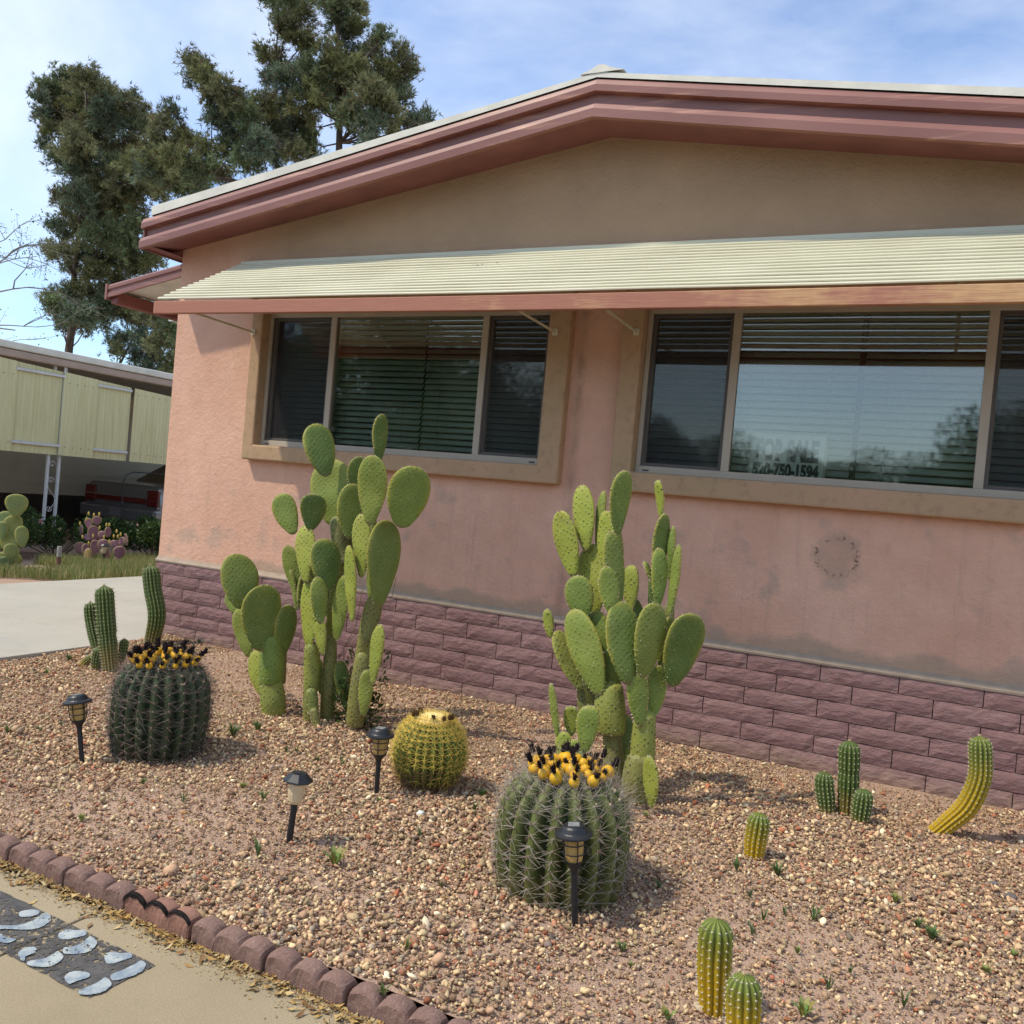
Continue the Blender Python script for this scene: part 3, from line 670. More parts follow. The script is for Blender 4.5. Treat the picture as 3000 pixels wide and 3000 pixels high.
def pad_mesh(Ln, W, th, cyl, seed, mat, curl=0.0, heart=0.0):
    """pad lying in local x (width) / y (length, 0 at its base) with thickness in z"""
    r_ = random.Random(seed); nl, na = (22, 20); V = []; F = []; Cc = []
    p1 = r_.uniform(.60,.72); lop = r_.uniform(-.10,.10); ph = r_.uniform(0,6)
    ts = [1-math.cos(math.pi*.5*(i/nl)) if False else (i/nl) for i in range(nl+1)]
    ts = [.5-.5*math.cos(math.pi*t) for t in ts]
    for i, t in enumerate(ts):
        if cyl:
            w = .84 + .12*math.sin(math.pi*t+.3) + .04*math.sin(5*t+ph)
            if t > .86: w *= math.sqrt(max(0, 1-((t-.86)/.14)**2))
            if t < .05: w *= .9+.1*t/.05
            hz = .86*w
        else:
            tm = p1-.04; w = (.24+.76*math.sin(math.pi*.5*(t/tm))**.9) if t < tm else math.sqrt(max(0, 1-((t-tm)/(1-tm))**2.25))
            if t < .03: w *= .35+.65*t/.03
            w = w*(1+.025*math.sin(4.3*t+ph)); 
            hz = min(1, w*1.35)**.7
        hw = W/2*w; tz = (th/2)*hz
        cx = lop*W*.5*math.sin(math.pi*t) ; cz = curl*Ln*t*t
        for k in range(na):
            a = 2*math.pi*k/na; ca, sa = math.cos(a), math.sin(a)
            xx = cx + hw*ca*(1.0 if cyl else abs(ca)**.05); zz = cz + tz*math.copysign(abs(sa)**(1 if cyl else .75), sa)
            nzv = noise.noise(Vector((xx*9+seed, t*Ln*9, zz*6)))*.0062*(1.6 if cyl else 1)
            V.append((xx, Ln*t, zz + nzv))
            rim = 0 if cyl else max(abs(ca)**3, max(0, (t-.72)/.28)**2*1.0)
            Cc.append((rim*.95 if t > .25 else rim*.4, t, 0))
    for i in range(nl):
        for k in range(na): F.append((i*na+k, i*na+(k+1)%na, (i+1)*na+(k+1)%na, (i+1)*na+k))
    V = np.array(V); F = np.array(F)
    midx = np.zeros(len(F), int)
    # areoles: little raised pale tufts in diagonal rows, denser on the rim
    sv = []; sf = []
    step = .024
    def areole(p, nvec, s_):
        b = len(sv); u = nvec.orthogonal().normalized(); w_ = nvec.cross(u)
        sv.extend([p+u*s_, p+(-u*.5+w_*.87)*s_, p+(-u*.5-w_*.87)*s_, p+nvec*s_*1.7]); sf.extend([(b,b+1,b+3),(b+1,b+2,b+3),(b+2,b,b+3)])
    for i in range(2, nl):
        for k in range(na):
            if r_.random() < (.2 if cyl else (.5 if abs(math.cos(2*math.pi*k/na)) > .93 or i > nl-3 else .09)):
                p = Vector(V[i*na+k]); q = Vector(V[i*na+(k+1)%na]); u_ = Vector(V[(i-1)*na+k]); nv = (q-p).cross(p-u_)
                if nv.length < 1e-9: continue
                nv.normalize(); c_ = Vector((0, p.y, curl*Ln*ts[i]**2))
                if nv.dot(p-c_) < 0: nv = -nv
                areole(p, nv, r_.uniform(.0016,.0032))
    if sv:
        b = len(V); sv = np.array([tuple(v) for v in sv]); sf = np.array(sf)+b
        V = np.concatenate([V, sv]); F = np.concatenate([F, np.concatenate([sf, sf[:, 2:3]], 1)]) if False else F
        me = bpy.data.meshes.new('pad'); me.from_pydata([tuple(v) for v in V], [], [tuple(map(int, f)) for f in F]+[tuple(map(int, f)) for f in sf])
        me.polygons.foreach_set('material_index', [0]*len(F)+[1]*len(sf)); me.polygons.foreach_set('use_smooth', [True]*len(F)+[False]*len(sf))
    me.materials.append(mat); me.materials.append(AREO)
    ca_ = me.color_attributes.new('Col', 'FLOAT_COLOR', 'POINT'); c4 = np.zeros((len(V),4), np.float32); c4[:,3] = 1; c4[:len(Cc),:3] = Cc; ca_.data.foreach_set('color', c4.ravel())
    me.update(); return me
def pad(parent, fn, Y0, bx, by, tx, ty, w, d=0.0, yaw=0, kind='p', mat=None, th=None, seed=0, name=None, label=None, dt=None):
    """fn maps picture readings to u,v; d = metres nearer (-) or farther (+) than the plant's plane"""
    (bu, bv), (tu, tv), s = fn(bx, by), fn(tx, ty), fn.s
    B = at(bu, bv, Y0+d); T = at(tu, tv, Y0+(d if dt is None else dt)); ax = T-B; Ln = ax.length; ax.normalize(); B = B-ax*Ln*.035; Ln *= 1.05
    mid = (B+T)/2; view = (CAM-mid); dist = view.dot(-AF) ; view.normalize()
    side = ax.cross(view).normalized(); nn = side.cross(ax).normalized()
    if nn.dot(view) < 0: nn = -nn
    ya = math.radians(yaw); R_ = Matrix.Rotation(-ya, 3, ax); nn = R_ @ nn; side = ax.cross(nn)
    # basis: x = width, y = length, z = thickness;
    xax = ax.cross(nn); W = w*s*K*abs(dist)/FPX*1.08
    cyl = kind == 'c'
    if not cyl: 
        th_ = th or .026; W = max((W - th_*abs(math.sin(ya)))/max(.25, math.cos(ya)), W*.9)
    else: W *= 1.12; th_ = W
    m = mat or (TRUNKP if cyl else PAD)
    me = pad_mesh(Ln*(1.05 if cyl else 1.0), W, th_, cyl, seed, m, curl=0 if cyl else random.uniform(-.11,.11))
    o = bpy.data.objects.new(name or ('trunk' if cyl else 'pad'), me); put(o, parent)
    Mx = Matrix((xax, ax, nn)).transposed().to_4x4(); Mx.translation = B; o.matrix_world = parent.matrix_world.inverted() @ Mx if False else Mx
    o.matrix_basis = Matrix.Translation(-Vector(parent.location)) @ Mx
    if label: o['label'] = label
    return o
def mk(ox, oy, s):
    f = lambda x, y: (ox+s*x, oy+s*y); f.s = s; return f
Z1 = mk(386.4, 740.6, .3333); Z2 = mk(966.0, 869.4, .35)

pp = thing('prickly_pear', 'tall green prickly pear of many pads in front of the narrower window', 'cactus', gr(650, 1372))
pp.location = (2.78, -1.12, 0)
Y1 = -1.12
P1 = [ # bx by tx ty w d yaw kind mat
 (390,1868,372,1628,118,-.05,0,'c','TRUNKP'),(372,1650,372,1385,118,-.05,0,'c','PAD'),
 (432,1640,442,1440,44,.10,0,'c','BROWNP'),(320,1704,268,1465,96,-.0,40,'p','PADY'),(248,1488,200,1222,118,.06,30,'p','PAD'),(190,1265,128,1145,70,.1,35,'p','PAD'),
 (315,1452,330,1090,208,-.12,-18,'p','PADD'),(208,1216,178,915,197,-.10,-15,'p','PADD'),(432,1492,482,1208,124,.0,-30,'p','PADD'),
 (640,1905,614,1795,40,-.1,0,'c','BROWNP'),(598,1885,597,1640,72,-.02,0,'c','BROWNP'),(612,1805,596,1685,58,-.08,0,'c','TRUNKP'),(600,1690,606,1425,78,-.02,0,'c','TRUNKP'),
 (592,1445,580,1062,106,-.04,38,'p','PADY'),(668,1480,650,1285,72,-.04,35,'p','PADY'),(655,1302,640,1048,100,-.10,-20,'p','PAD'),
 (515,1125,482,868,100,.06,30,'p','PAD'),(520,1228,500,1008,40,.04,55,'p','PAD'),(530,1215,535,1040,38,.02,-50,'p','PADD'),
 (572,1068,548,755,112,-.05,38,'p','PADY'),(692,1118,685,830,172,-.02,-22,'p','PADD'),
 (503,795,430,580,130,.04,10,'p','PAD'),(600,772,610,575,138,-.02,-10,'p','PADD'),
 (690,1875,712,1400,72,.08,0,'c','BROWNP'),(705,1440,765,940,66,.10,0,'c','TRUNKP'),(745,1395,795,1040,96,.02,30,'p','PAD'),(832,1285,822,872,74,-.08,48,'p','PADY'),
 (790,960,752,715,84,.10,0,'c','BROWNP'),(725,738,700,378,216,.12,20,'p','PAD'),(685,466,628,178,168,.04,-20,'p','PADD'),
 (862,560,872,366,118,.16,-15,'p','PAD'),(828,822,832,520,150,.05,-8,'p','PAD'),(935,738,962,362,162,-.10,22,'p','PAD'),
 (985,384,986,128,92,.02,-35,'p','PADD'),(888,1035,876,690,108,-.05,34,'p','PADY'),
 (850,1872,895,1490,98,.0,0,'c','BROWNP'),(895,1530,965,1170,92,.03,0,'c','BROWNP'),(985,1195,1046,732,184,.0,-28,'p','PADD'),(942,1190,922,950,48,.04,40,'p','PAD'),(945,880,962,715,36,.06,45,'p','PAD'),
 (1112,754,1195,422,224,-.02,-4,'p','PAD'),(735,1330,700,1100,90,.14,-20,'p','PADD'),(640,1120,628,960,100,.16,25,'p','PAD'),(800,940,840,760,90,.18,-25,'p','PADD'),(655,1700,648,1500,54,.12,20,'p','PADD'),(950,1642,990,1318,86,-.10,42,'p','PADY'),(898,1822,922,1572,84,-.08,15,'p','PAD'),(806,1795,775,1518,92,.10,-25,'p','PADD'),
]
MATS = dict(PAD=PAD, PADY=PADY, PADD=PADD, TRUNKP=TRUNKP, BROWNP=BROWNP)
for i, (bx,by,tx,ty,w,d,yaw,kd,mt) in enumerate(P1): pad(pp, Z1, Y1, bx,by,tx,ty,w,d,yaw,kd,MATS[mt],seed=i+1)
pq = thing('prickly_pear', 'stout green prickly pear between the two windows, right of the golden barrel', 'cactus'); pq.location = (4.6, -1.15, 0)
Y2 = -1.15
P2 = [
 (548,1800,540,1440,92,.0,0,'c','BROWNP'),(535,1465,530,1205,142,-.02,0,'c','TRUNKP'),(545,1228,532,1025,84,.02,0,'c','PAD'),
 (410,1350,398,1165,100,.12,0,'c','BROWNP'),(655,1850,688,1590,128,-.05,0,'c','BROWNP'),(700,1650,718,1360,116,-.03,0,'c','TRUNKP'),(752,1862,748,1593,92,-.16,38,'p','PADY'),
 (608,1660,622,1375,84,.15,-20,'p','PADD'),(598,1745,642,1540,52,.16,20,'p','PAD'),
 (690,1420,672,1145,120,-.08,-15,'p','PAD'),(762,1370,790,1108,108,.0,-15,'p','PAD'),
 (622,1192,590,762,182,-.12,-18,'p','PADD'),(705,1157,780,776,166,-.10,-24,'p','PADD'),(862,1205,968,825,196,-.02,-30,'p','PADD'),(800,1120,848,840,74,.06,-20,'p','PAD'),
 (470,1250,310,812,178,-.08,24,'p','PAD'),(480,1152,450,815,126,.02,10,'p','PAD'),(368,1228,242,920,112,.06,-30,'p','TRUNKP'),(208,952,190,801,62,.05,20,'p','PADY'),
 (388,862,342,623,148,.0,18,'p','PAD'),(442,830,425,455,170,.10,28,'p','PADY'),(332,614,262,275,132,.06,28,'p','PADY'),(400,474,360,133,120,.08,26,'p','PADY'),
 (458,460,482,166,60,.12,48,'p','PAD'),(515,610,508,273,112,.08,30,'p','PADY'),(568,392,596,58,114,-.02,-22,'p','PAD'),(578,765,530,385,108,-.04,-20,'p','PADD'),(586,570,588,368,36,.08,45,'p','PAD'),
 (535,824,508,571,106,-.12,-15,'p','PAD'),(640,795,640,565,98,.08,24,'p','PADY'),(698,915,640,738,104,.10,-25,'p','PADD'),
 (832,1120,850,780,50,.08,0,'c','BROWNP'),(758,800,762,600,46,.10,0,'c','PADD'),(786,650,805,288,94,.06,-30,'p','PADD'),(800,300,796,108,58,.06,42,'p','PADY'),(785,774,798,475,94,-.02,-18,'p','PAD'),
 (750,648,722,542,34,.05,-40,'p','PADD'),(846,635,868,355,50,.06,40,'p','PAD'),(848,828,912,458,66,.0,46,'p','PAD'),
]
for i, (bx,by,tx,ty,w,d,yaw,kd,mt) in enumerate(P2): pad(pq, Z2, Y2, bx,by,tx,ty,w,d,yaw,kd,MATS[mt],seed=i+61)
ps = thing('prickly_pear', 'small young prickly pear sprouting behind the front barrel cactus', 'cactus'); ps.location = (4.45, -1.42, 0)
Y3 = -1.42
P3 = [(288,1650,275,1463,100,.0,10,'p','PADY'),(352,1680,332,1508,108,-.06,0,'p','PAD'),(246,1490,218,1204,54,.0,40,'p','PAD'),(318,1478,322,1322,84,.05,10,'p','PADY'),(396,1564,418,1325,118,-.05,12,'p','PAD'),(372,1690,380,1600,44,.0,0,'c','BROWNP')]
for i, (bx,by,tx,ty,w,d,yaw,kd,mt) in enumerate(P3): pad(ps, Z2, Y3, bx,by,tx,ty,w,d,yaw,kd,MATS[mt],seed=i+121)

# ---- ribbed cacti
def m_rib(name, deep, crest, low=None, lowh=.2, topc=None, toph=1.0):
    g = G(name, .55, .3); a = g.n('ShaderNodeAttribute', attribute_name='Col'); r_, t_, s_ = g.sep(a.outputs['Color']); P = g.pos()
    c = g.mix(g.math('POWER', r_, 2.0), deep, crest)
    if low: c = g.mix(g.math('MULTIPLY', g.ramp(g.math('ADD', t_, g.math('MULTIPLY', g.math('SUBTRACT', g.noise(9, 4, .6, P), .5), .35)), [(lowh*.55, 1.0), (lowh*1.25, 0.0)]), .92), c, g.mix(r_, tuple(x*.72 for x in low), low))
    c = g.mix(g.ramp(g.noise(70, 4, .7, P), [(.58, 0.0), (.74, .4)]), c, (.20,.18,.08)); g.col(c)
    g.bump(g.noise(90, 3, .6, P), .25, .003); return g.mat
def ribbed(pts, rad, nrib, depth, mat, parent, na=6, name='body', twist=0.0, sharp=1.0):
    pts = [Vector(p) for p in pts]; n = len(pts); V = []; F = []; Cc = []; ar = []
    t = (pts[1]-pts[0]).normalized(); u = t.orthogonal().normalized(); tot = nrib*na
    seg = [0]
    for i in range(1, n): seg.append(seg[-1]+(pts[i]-pts[i-1]).length)
    for i, p in enumerate(pts):
        t2 = (pts[min(i+1,n-1)]-pts[max(i-1,0)]).normalized(); u = (u-t2*u.dot(t2)).normalized(); w = t2.cross(u)
        for k in range(tot):
            ph = (k % na)/na; a = 2*math.pi*k/tot + twist*seg[i]
            cr_ = abs(math.cos(math.pi*ph))**sharp; r = rad[i]*(1-depth*(1-cr_)); d = u*math.cos(a)+w*math.sin(a)
            V.append(p+d*r); Cc.append((cr_, seg[i]/seg[-1], 0))
            if k % na == 0: ar.append((i, k//na, p+d*r, d, t2))
    for i in range(n-1):
        for k in range(tot): F.append((i*tot+k, i*tot+(k+1)%tot, (i+1)*tot+(k+1)%tot, (i+1)*tot+k))
    me = bigmesh(name, [tuple(v) for v in V], F, mat, True, np.array(Cc))
    o = put(bpy.data.objects.new(name, me), parent); return o, ar
def spine_mesh(name, S, mats, parent, kind='stuff'):
    """S: list of (base, dir, length, halfwidth, bend vector, material)"""
    V = []; F = []; Mi = []
    for p, d, ln, hw, bend, mi in S:
        u = d.orthogonal().normalized(); w = d.cross(u); b = len(V)
        rg = [u, -u*.5+w*.866, -u*.5-w*.866]
        if bend is None:
            for q in rg: V.append(p+q*hw)
            V.append(p+d*ln); F += [(b,b+1,b+3),(b+1,b+2,b+3),(b+2,b,b+3)]; Mi += [mi]*3
        else:
            ks = 4
            for k in range(ks):
                f = k/ks; c = p+d*(ln*f)+bend*(f*f)
                for q in rg: V.append(c+q*hw*(1-.6*f))
            V.append(p+d*ln+bend)
            for k in range(ks-1):
                for j in range(3):
                    a0, a1 = b+k*3+j, b+k*3+(j+1)%3; F += [(a0,a1,a1+3),(a0,a1+3,a0+3)]; Mi += [mi]*2
            a = b+(ks-1)*3; F += [(a,a+1,a+3),(a+1,a+2,a+3),(a+2,a,a+3)]; Mi += [mi]*3
    me = bigmesh(name, [tuple(v) for v in V], F, mats, False, midx=Mi); o = put(bpy.data.objects.new(name, me), parent)
    if kind: o['kind'] = kind
    return o
def rv(s=1.0): return Vector((random.gauss(0,s), random.gauss(0,s), random.gauss(0,s)))
SP_GREY = simple('grey_spine', (.36,.30,.25), .5, .3, .2, 50); SP_RED = simple('reddish_spine', (.20,.11,.085), .5, .3, .25, 50); SP_PALE = simple('pale_spine', (.46,.40,.31), .5, .3, .15, 50)
SP_DK = simple('dark_plum_spine', (.12,.085,.080), .6, .2, .2, 50); SP_MID = simple('muted_spine', (.30,.25,.21), .6, .2, .2, 50)
SP_YEL = simple('golden_spine', (.74,.54,.11), .45, .3, .15, 40); SP_OLD = simple('old_brown_spine', (.26,.15,.07), .6, .2, .25, 40)
WOOL = simple('golden_wool', (.90,.72,.30), .95, .05, .1, 60, .5, 300); FRUIT = G('yellow_fruit', .5, .35); FRUIT.col(FRUIT.mix(FRUIT.rnd(), FRUIT.ramp(FRUIT.noise(45, 4), [(.3, (.68,.33,.006)), (.7, (.76,.41,.010))]), (.66,.38,.012))); FRUIT = FRUIT.mat; CHAR = simple('black_dried_flower', (.018,.012,.012), .9, .1, .3, 50)
FELT = simple('areole_felt', (.50,.43,.30), .95, .05, .2, 60)

def barrel(label, x, y, R, H, nrib, mat, seed, crown=.42, flare=1.0):
    random.seed(seed); t = thing('barrel_cactus', label, 'cactus', (x, y, 0)); n = 30; pts = []; rad = []
    for i in range(n+1):
        f = i/n; ang = f*math.pi*.5
        z = -.02+(H+.02)*min(1, (f/.80)**1.0 if f < .8 else 1) if False else None
    # side then dome
    prof = []
    for i in range(17): f = i/16; prof.append((R*(flare*(1-f)+1*f)*(.78+.22*math.sin(math.pi*min(1,f*.46+.16))), -.03+(H*.56+.03)*f))
    r1 = prof[-1][0]
    for i in range(1, 13):
        a = i/12*math.pi*.5*.93; prof.append((r1*math.cos(a)**.80, H*.56+H*.44*math.sin(a)))
    prof.append((r1*.04, H*.985)); prof.append((.002, H*.96))
    pts = [(0,0,z) for r,z in prof]; rad = [r for r,z in prof]
    # build straight from rings (uneven z allowed)
    na = 8; tot = nrib*na; V=[];F=[];Cc=[];ar=[]
    wob = [random.uniform(.97,1.03) for _ in range(nrib)]
    for i,(r,z) in enumerate(prof):
        for k in range(tot):
            ph = (k%na)/na; cr_ = abs(math.cos(math.pi*ph))**1.0; a = 2*math.pi*k/tot; dep = .23
            kk = (k+na//2)//na % nrib
            rr = r*wob[kk]*(1-dep*(1-cr_**.9)); V.append((rr*math.cos(a), rr*math.sin(a), z)); Cc.append((cr_, max(0,z)/H, 0))
    for i in range(len(prof)-1):
        for k in range(tot): F.append((i*tot+k, i*tot+(k+1)%tot, (i+1)*tot+(k+1)%tot, (i+1)*tot+k))
    me = bigmesh('body', V, F, mat, True, np.array(Cc)); put(bpy.data.objects.new('body', me), t)
    return t, prof, wob
def prof_at(prof, s):   # arc-length sampling
    L_ = [0]
    for a, b in zip(prof, prof[1:]): L_.append(L_[-1]+math.hypot(b[0]-a[0], b[1]-a[1]))
    s *= L_[-1]
    for i in range(len(L_)-1):
        if s <= L_[i+1]:
            f = (s-L_[i])/max(1e-9, L_[i+1]-L_[i]); a, b = prof[i], prof[i+1]
            dr, dz = b[0]-a[0], b[1]-a[1]; l = math.hypot(dr, dz) or 1; return a[0]+dr*f, a[1]+dz*f, dz/l, -dr/l
    return prof[-1][0], prof[-1][1], 0, 1
def fruit_meshes():
    b = MB(); pr = [(.001,0),(.009,.003),(.0125,.012),(.0125,.020),(.0095,.028),(.0045,.032),(.0001,.0325)]; b.lathe([(r*1.22, z*.93) for r, z in pr], 12); fm = b.mesh('fruit', FRUIT, True)
    random.seed(3); out = []
    for v in range(3):
        b = MB(); b.lathe([(.0058,.028),(.0072,.036),(.0056,.044),(.001,.050)], 7)
        me0 = b
        for k in range(34):
            f = random.random(); a = random.uniform(0, 6.28); z = .030+.017*f; d = Vector((math.cos(a)*(1-.55*f), math.sin(a)*(1-.55*f), .25+1.1*f)).normalized(); p = Vector((math.cos(a)*.005, math.sin(a)*.005, z)); u = d.orthogonal().normalized()*.0013; w_ = d.cross(u)
            l = random.uniform(.007,.014); b.add([p+u, p-u*.5+w_, p-u*.5-w_, p+d*l], [(0,1,3),(1,2,3),(2,0,3)])
        out.append(b.mesh('dried_flower', CHAR))
    return fm, out
FM, DF = fruit_meshes()
def ferocactus(label, x, y, R, H, nrib, seed, nfruit, mat, fruit_spread, flare, fs=1.0, dark=0):
    spm = [SP_DK, SP_RED, SP_MID] if dark else [SP_GREY, SP_RED, SP_PALE]
    t, prof, wob = barrel(label, x, y, R, H, nrib, mat, seed, flare=flare); S = []; felt = MB()
    for k in range(nrib):
        a = 2*math.pi*k/nrib; nA = 13
        for j in range(nA):
            s = .07+.80*(j+random.uniform(-.12,.12))/nA; r, z, nr, nz_ = prof_at(prof, s); r *= wob[k]
            if z < .01: continue
            o_ = Vector((math.cos(a), math.sin(a), 0)); p = o_*r*1.005+Vector((0,0,z)); nn = (o_*nr+Vector((0,0,nz_))).normalized(); up = (Vector((0,0,1))*nr-o_*nz_).normalized(); sd_ = up.cross(nn)
            # central hooked spine
            S.append((p, (nn*.9+up*random.uniform(.1,.6)+sd_*random.uniform(-.25,.25)).normalized(), random.uniform(.034,.055), .0019, (-up*.022+nn*.004+sd_*random.uniform(-.01,.01)), 0 if random.random() < .55 else 1))
            for q in range(7):
                an = random.uniform(0, 6.28) if q > 3 else q*1.57+.78; d = (sd_*math.cos(an)*1.0+up*math.sin(an)*.8+nn*random.uniform(.25,.7)).normalized()
                S.append((p, d, random.uniform(.024,.046), .0010, (rv(.005)-nn*.004), random.choice([0,0,1,2])))
            for q in range(5):
                d = (sd_*random.choice((-1,1))*1.0+up*random.uniform(-.8,.8)+nn*random.uniform(.0,.6)).normalized(); S.append((p, d, random.uniform(.040,.095), .0008, rv(.008), 2 if random.random() < .6 else 0))
            if j > 6:
                for q in range(4 if dark else 7):
                    d = (nn*random.uniform(.4,1)+up*random.uniform(-.2,.9)+sd_*random.uniform(-.9,.9)).normalized(); S.append((p, d, random.uniform(.05,.105), .0006, rv(.012)+up*.01, 2))
            felt.add([p+nn*.005, p+sd_*.004, p+up*.006, p-sd_*.004, p-up*.006], [(0,1,2),(0,2,3),(0,3,4),(0,4,1)])
            if j > nA-5 and random.random() < .45:
                for q in range(4):
                    v = rv(.0035); felt.add([p+nn*.010+v, p+sd_*.005+v, p+up*.006+v, p-sd_*.005+v, p-up*.005+v], [(0,1,2),(0,2,3),(0,3,4),(0,4,1)])
    spine_mesh('spines', S, spm, t)
    o = felt.build('areole_felt', FELT, t, kind='stuff')
    # crown fruit in rings
    cnt = 0
    for ring, (rf, num) in enumerate(fruit_spread):
        for k in range(num):
            a = 2*math.pi*(k+.5*(ring%2)+random.uniform(-.12,.12))/num; r = rf*R*random.uniform(.94,1.06)
            zz = None
            for s in np.linspace(.5, 1, 60):
                rr, z, nr, nz_ = prof_at(prof, s)
                if rr <= r: zz = z; break
            if zz is None: continue
            o_ = Vector((math.cos(a), math.sin(a), 0)); d = (Vector((0,0,1))+o_*(.15+.95*rf)+rv(.08)).normalized()
            f = put(bpy.data.objects.new('fruit', FM), t); f.location = o_*r+Vector((0,0,zz-.006)); f.rotation_euler = d.to_track_quat('Z','Y').to_euler(); sc_ = fs*random.uniform(.76,1.10); f.scale = (sc_, sc_, sc_*random.uniform(.9,1.1))
            g_ = put(bpy.data.objects.new('dried_flower', random.choice(DF)), f); g_.rotation_euler = (0,0,random.uniform(0,6)); fl_ = 1.25 if dark else .85; g_.scale = (fl_,fl_,random.uniform(.85,1.35)*fl_); g_.location = (0,0,.032*(1-fl_)); cnt += 1
    return t
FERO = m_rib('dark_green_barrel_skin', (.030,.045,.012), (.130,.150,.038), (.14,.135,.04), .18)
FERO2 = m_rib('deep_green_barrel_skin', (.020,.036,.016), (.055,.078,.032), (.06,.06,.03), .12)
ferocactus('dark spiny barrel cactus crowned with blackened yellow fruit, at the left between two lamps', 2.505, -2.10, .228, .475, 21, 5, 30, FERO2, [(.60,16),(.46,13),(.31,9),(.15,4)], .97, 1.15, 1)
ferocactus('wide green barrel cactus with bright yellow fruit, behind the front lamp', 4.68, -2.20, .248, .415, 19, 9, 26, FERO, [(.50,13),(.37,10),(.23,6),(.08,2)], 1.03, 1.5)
# golden barrel
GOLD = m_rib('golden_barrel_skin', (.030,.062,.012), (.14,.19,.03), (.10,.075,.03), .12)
DFB = [m_.copy() for m_ in DF]
for m_ in DFB: m_.materials[0] = simple('brown_dried_flower', (.12,.065,.03), .9, .1, .3, 50)
def golden():
    random.seed(21); R, H, nrib = .170, .335, 27
    t = thing('barrel_cactus', 'round golden barrel cactus with dense yellow spines and a woolly crown', 'cactus', (3.77, -1.65, 0))
    prof = []
    for i in range(25):
        a = -math.pi*.36 + (math.pi*.86)*i/24; prof.append((R*math.cos(a)**.92 if math.cos(a) > 0 else .01, H*.47+H*.53*math.sin(a)))
    prof[-1] = (.02, prof[-1][1]-.012)
    na = 6; tot = nrib*na; V=[];F=[];Cc=[]
    for i,(r,z) in enumerate(prof):
        for k in range(tot):
            cr_ = abs(math.cos(math.pi*(k%na)/na)); rr = r*(1-.17*(1-cr_)); a = 2*math.pi*k/tot; V.append((rr*math.cos(a), rr*math.sin(a), z)); Cc.append((cr_, max(0,z)/H, 0))
    for i in range(len(prof)-1):
        for k in range(tot): F.append((i*tot+k, i*tot+(k+1)%tot, (i+1)*tot+(k+1)%tot, (i+1)*tot+k))
    put(bpy.data.objects.new('body', bigmesh('body', V, F, GOLD, True, np.array(Cc))), t); S = []
    for k in range(nrib):
        a = 2*math.pi*k/nrib; nA = 15
        for j in range(nA):
            s = .03+.90*j/nA+random.uniform(-.006,.006); r, z, nr, nz_ = prof_at(prof, s)
            if z < .0: continue
            o_ = Vector((math.cos(a), math.sin(a), 0)); p = o_*r*.995+Vector((0,0,z)); nn = (o_*nr+Vector((0,0,nz_))).normalized(); up = (Vector((0,0,1))*nr-o_*nz_).normalized(); sd_ = up.cross(nn)
            old = z < H*.40 and random.random() < (.8 if z < .10 else .4)
            hi = s > .62
            for q in range(13 if hi else 8):
                an = q*.785+random.uniform(-.2,.2); d = (sd_*math.cos(an)+up*math.sin(an)*.7+nn*random.uniform(.35,.9)).normalized()
                S.append((p, d, random.uniform(.030,.050), .0013, None if q % 2 else rv(.004)-up*.004, 1 if old else 0))
    spine_mesh('spines', S, [SP_YEL, SP_OLD], t)
    b = MB(); ztop = prof[-1][1]; b.lathe([(.092,ztop-.020),(.086,ztop+.0),(.07,ztop+.010),(.03,ztop+.014),(.001,ztop+.013)], 24)
    b.build('woolly_crown', WOOL, t, smooth=True)
    S = []
    for q in range(1500):
        r = .088*math.sqrt(random.random()); a = random.uniform(0,6.28); d = Vector((math.cos(a)*r*6, math.sin(a)*r*6, 1))+rv(.25); S.append((Vector((math.cos(a)*r, math.sin(a)*r, ztop+.003)), d.normalized(), random.uniform(.012,.022), .0009, None, 0))
    spine_mesh('crown_hairs', S, [WOOL], t)
    for k in range(13):
        a = random.uniform(0,6.28); a = random.uniform(-3.1, .4); r = random.uniform(.070,.098); g_ = put(bpy.data.objects.new('dried_flower', DFB[k%3]), t); g_.location = (math.cos(a)*r, math.sin(a)*r, ztop-.018); g_.rotation_euler = (random.uniform(-.3,.3), random.uniform(-.3,.3), a); g_.scale = (1.2,1.2,1.1)
    for m_ in (0,): pass
golden()

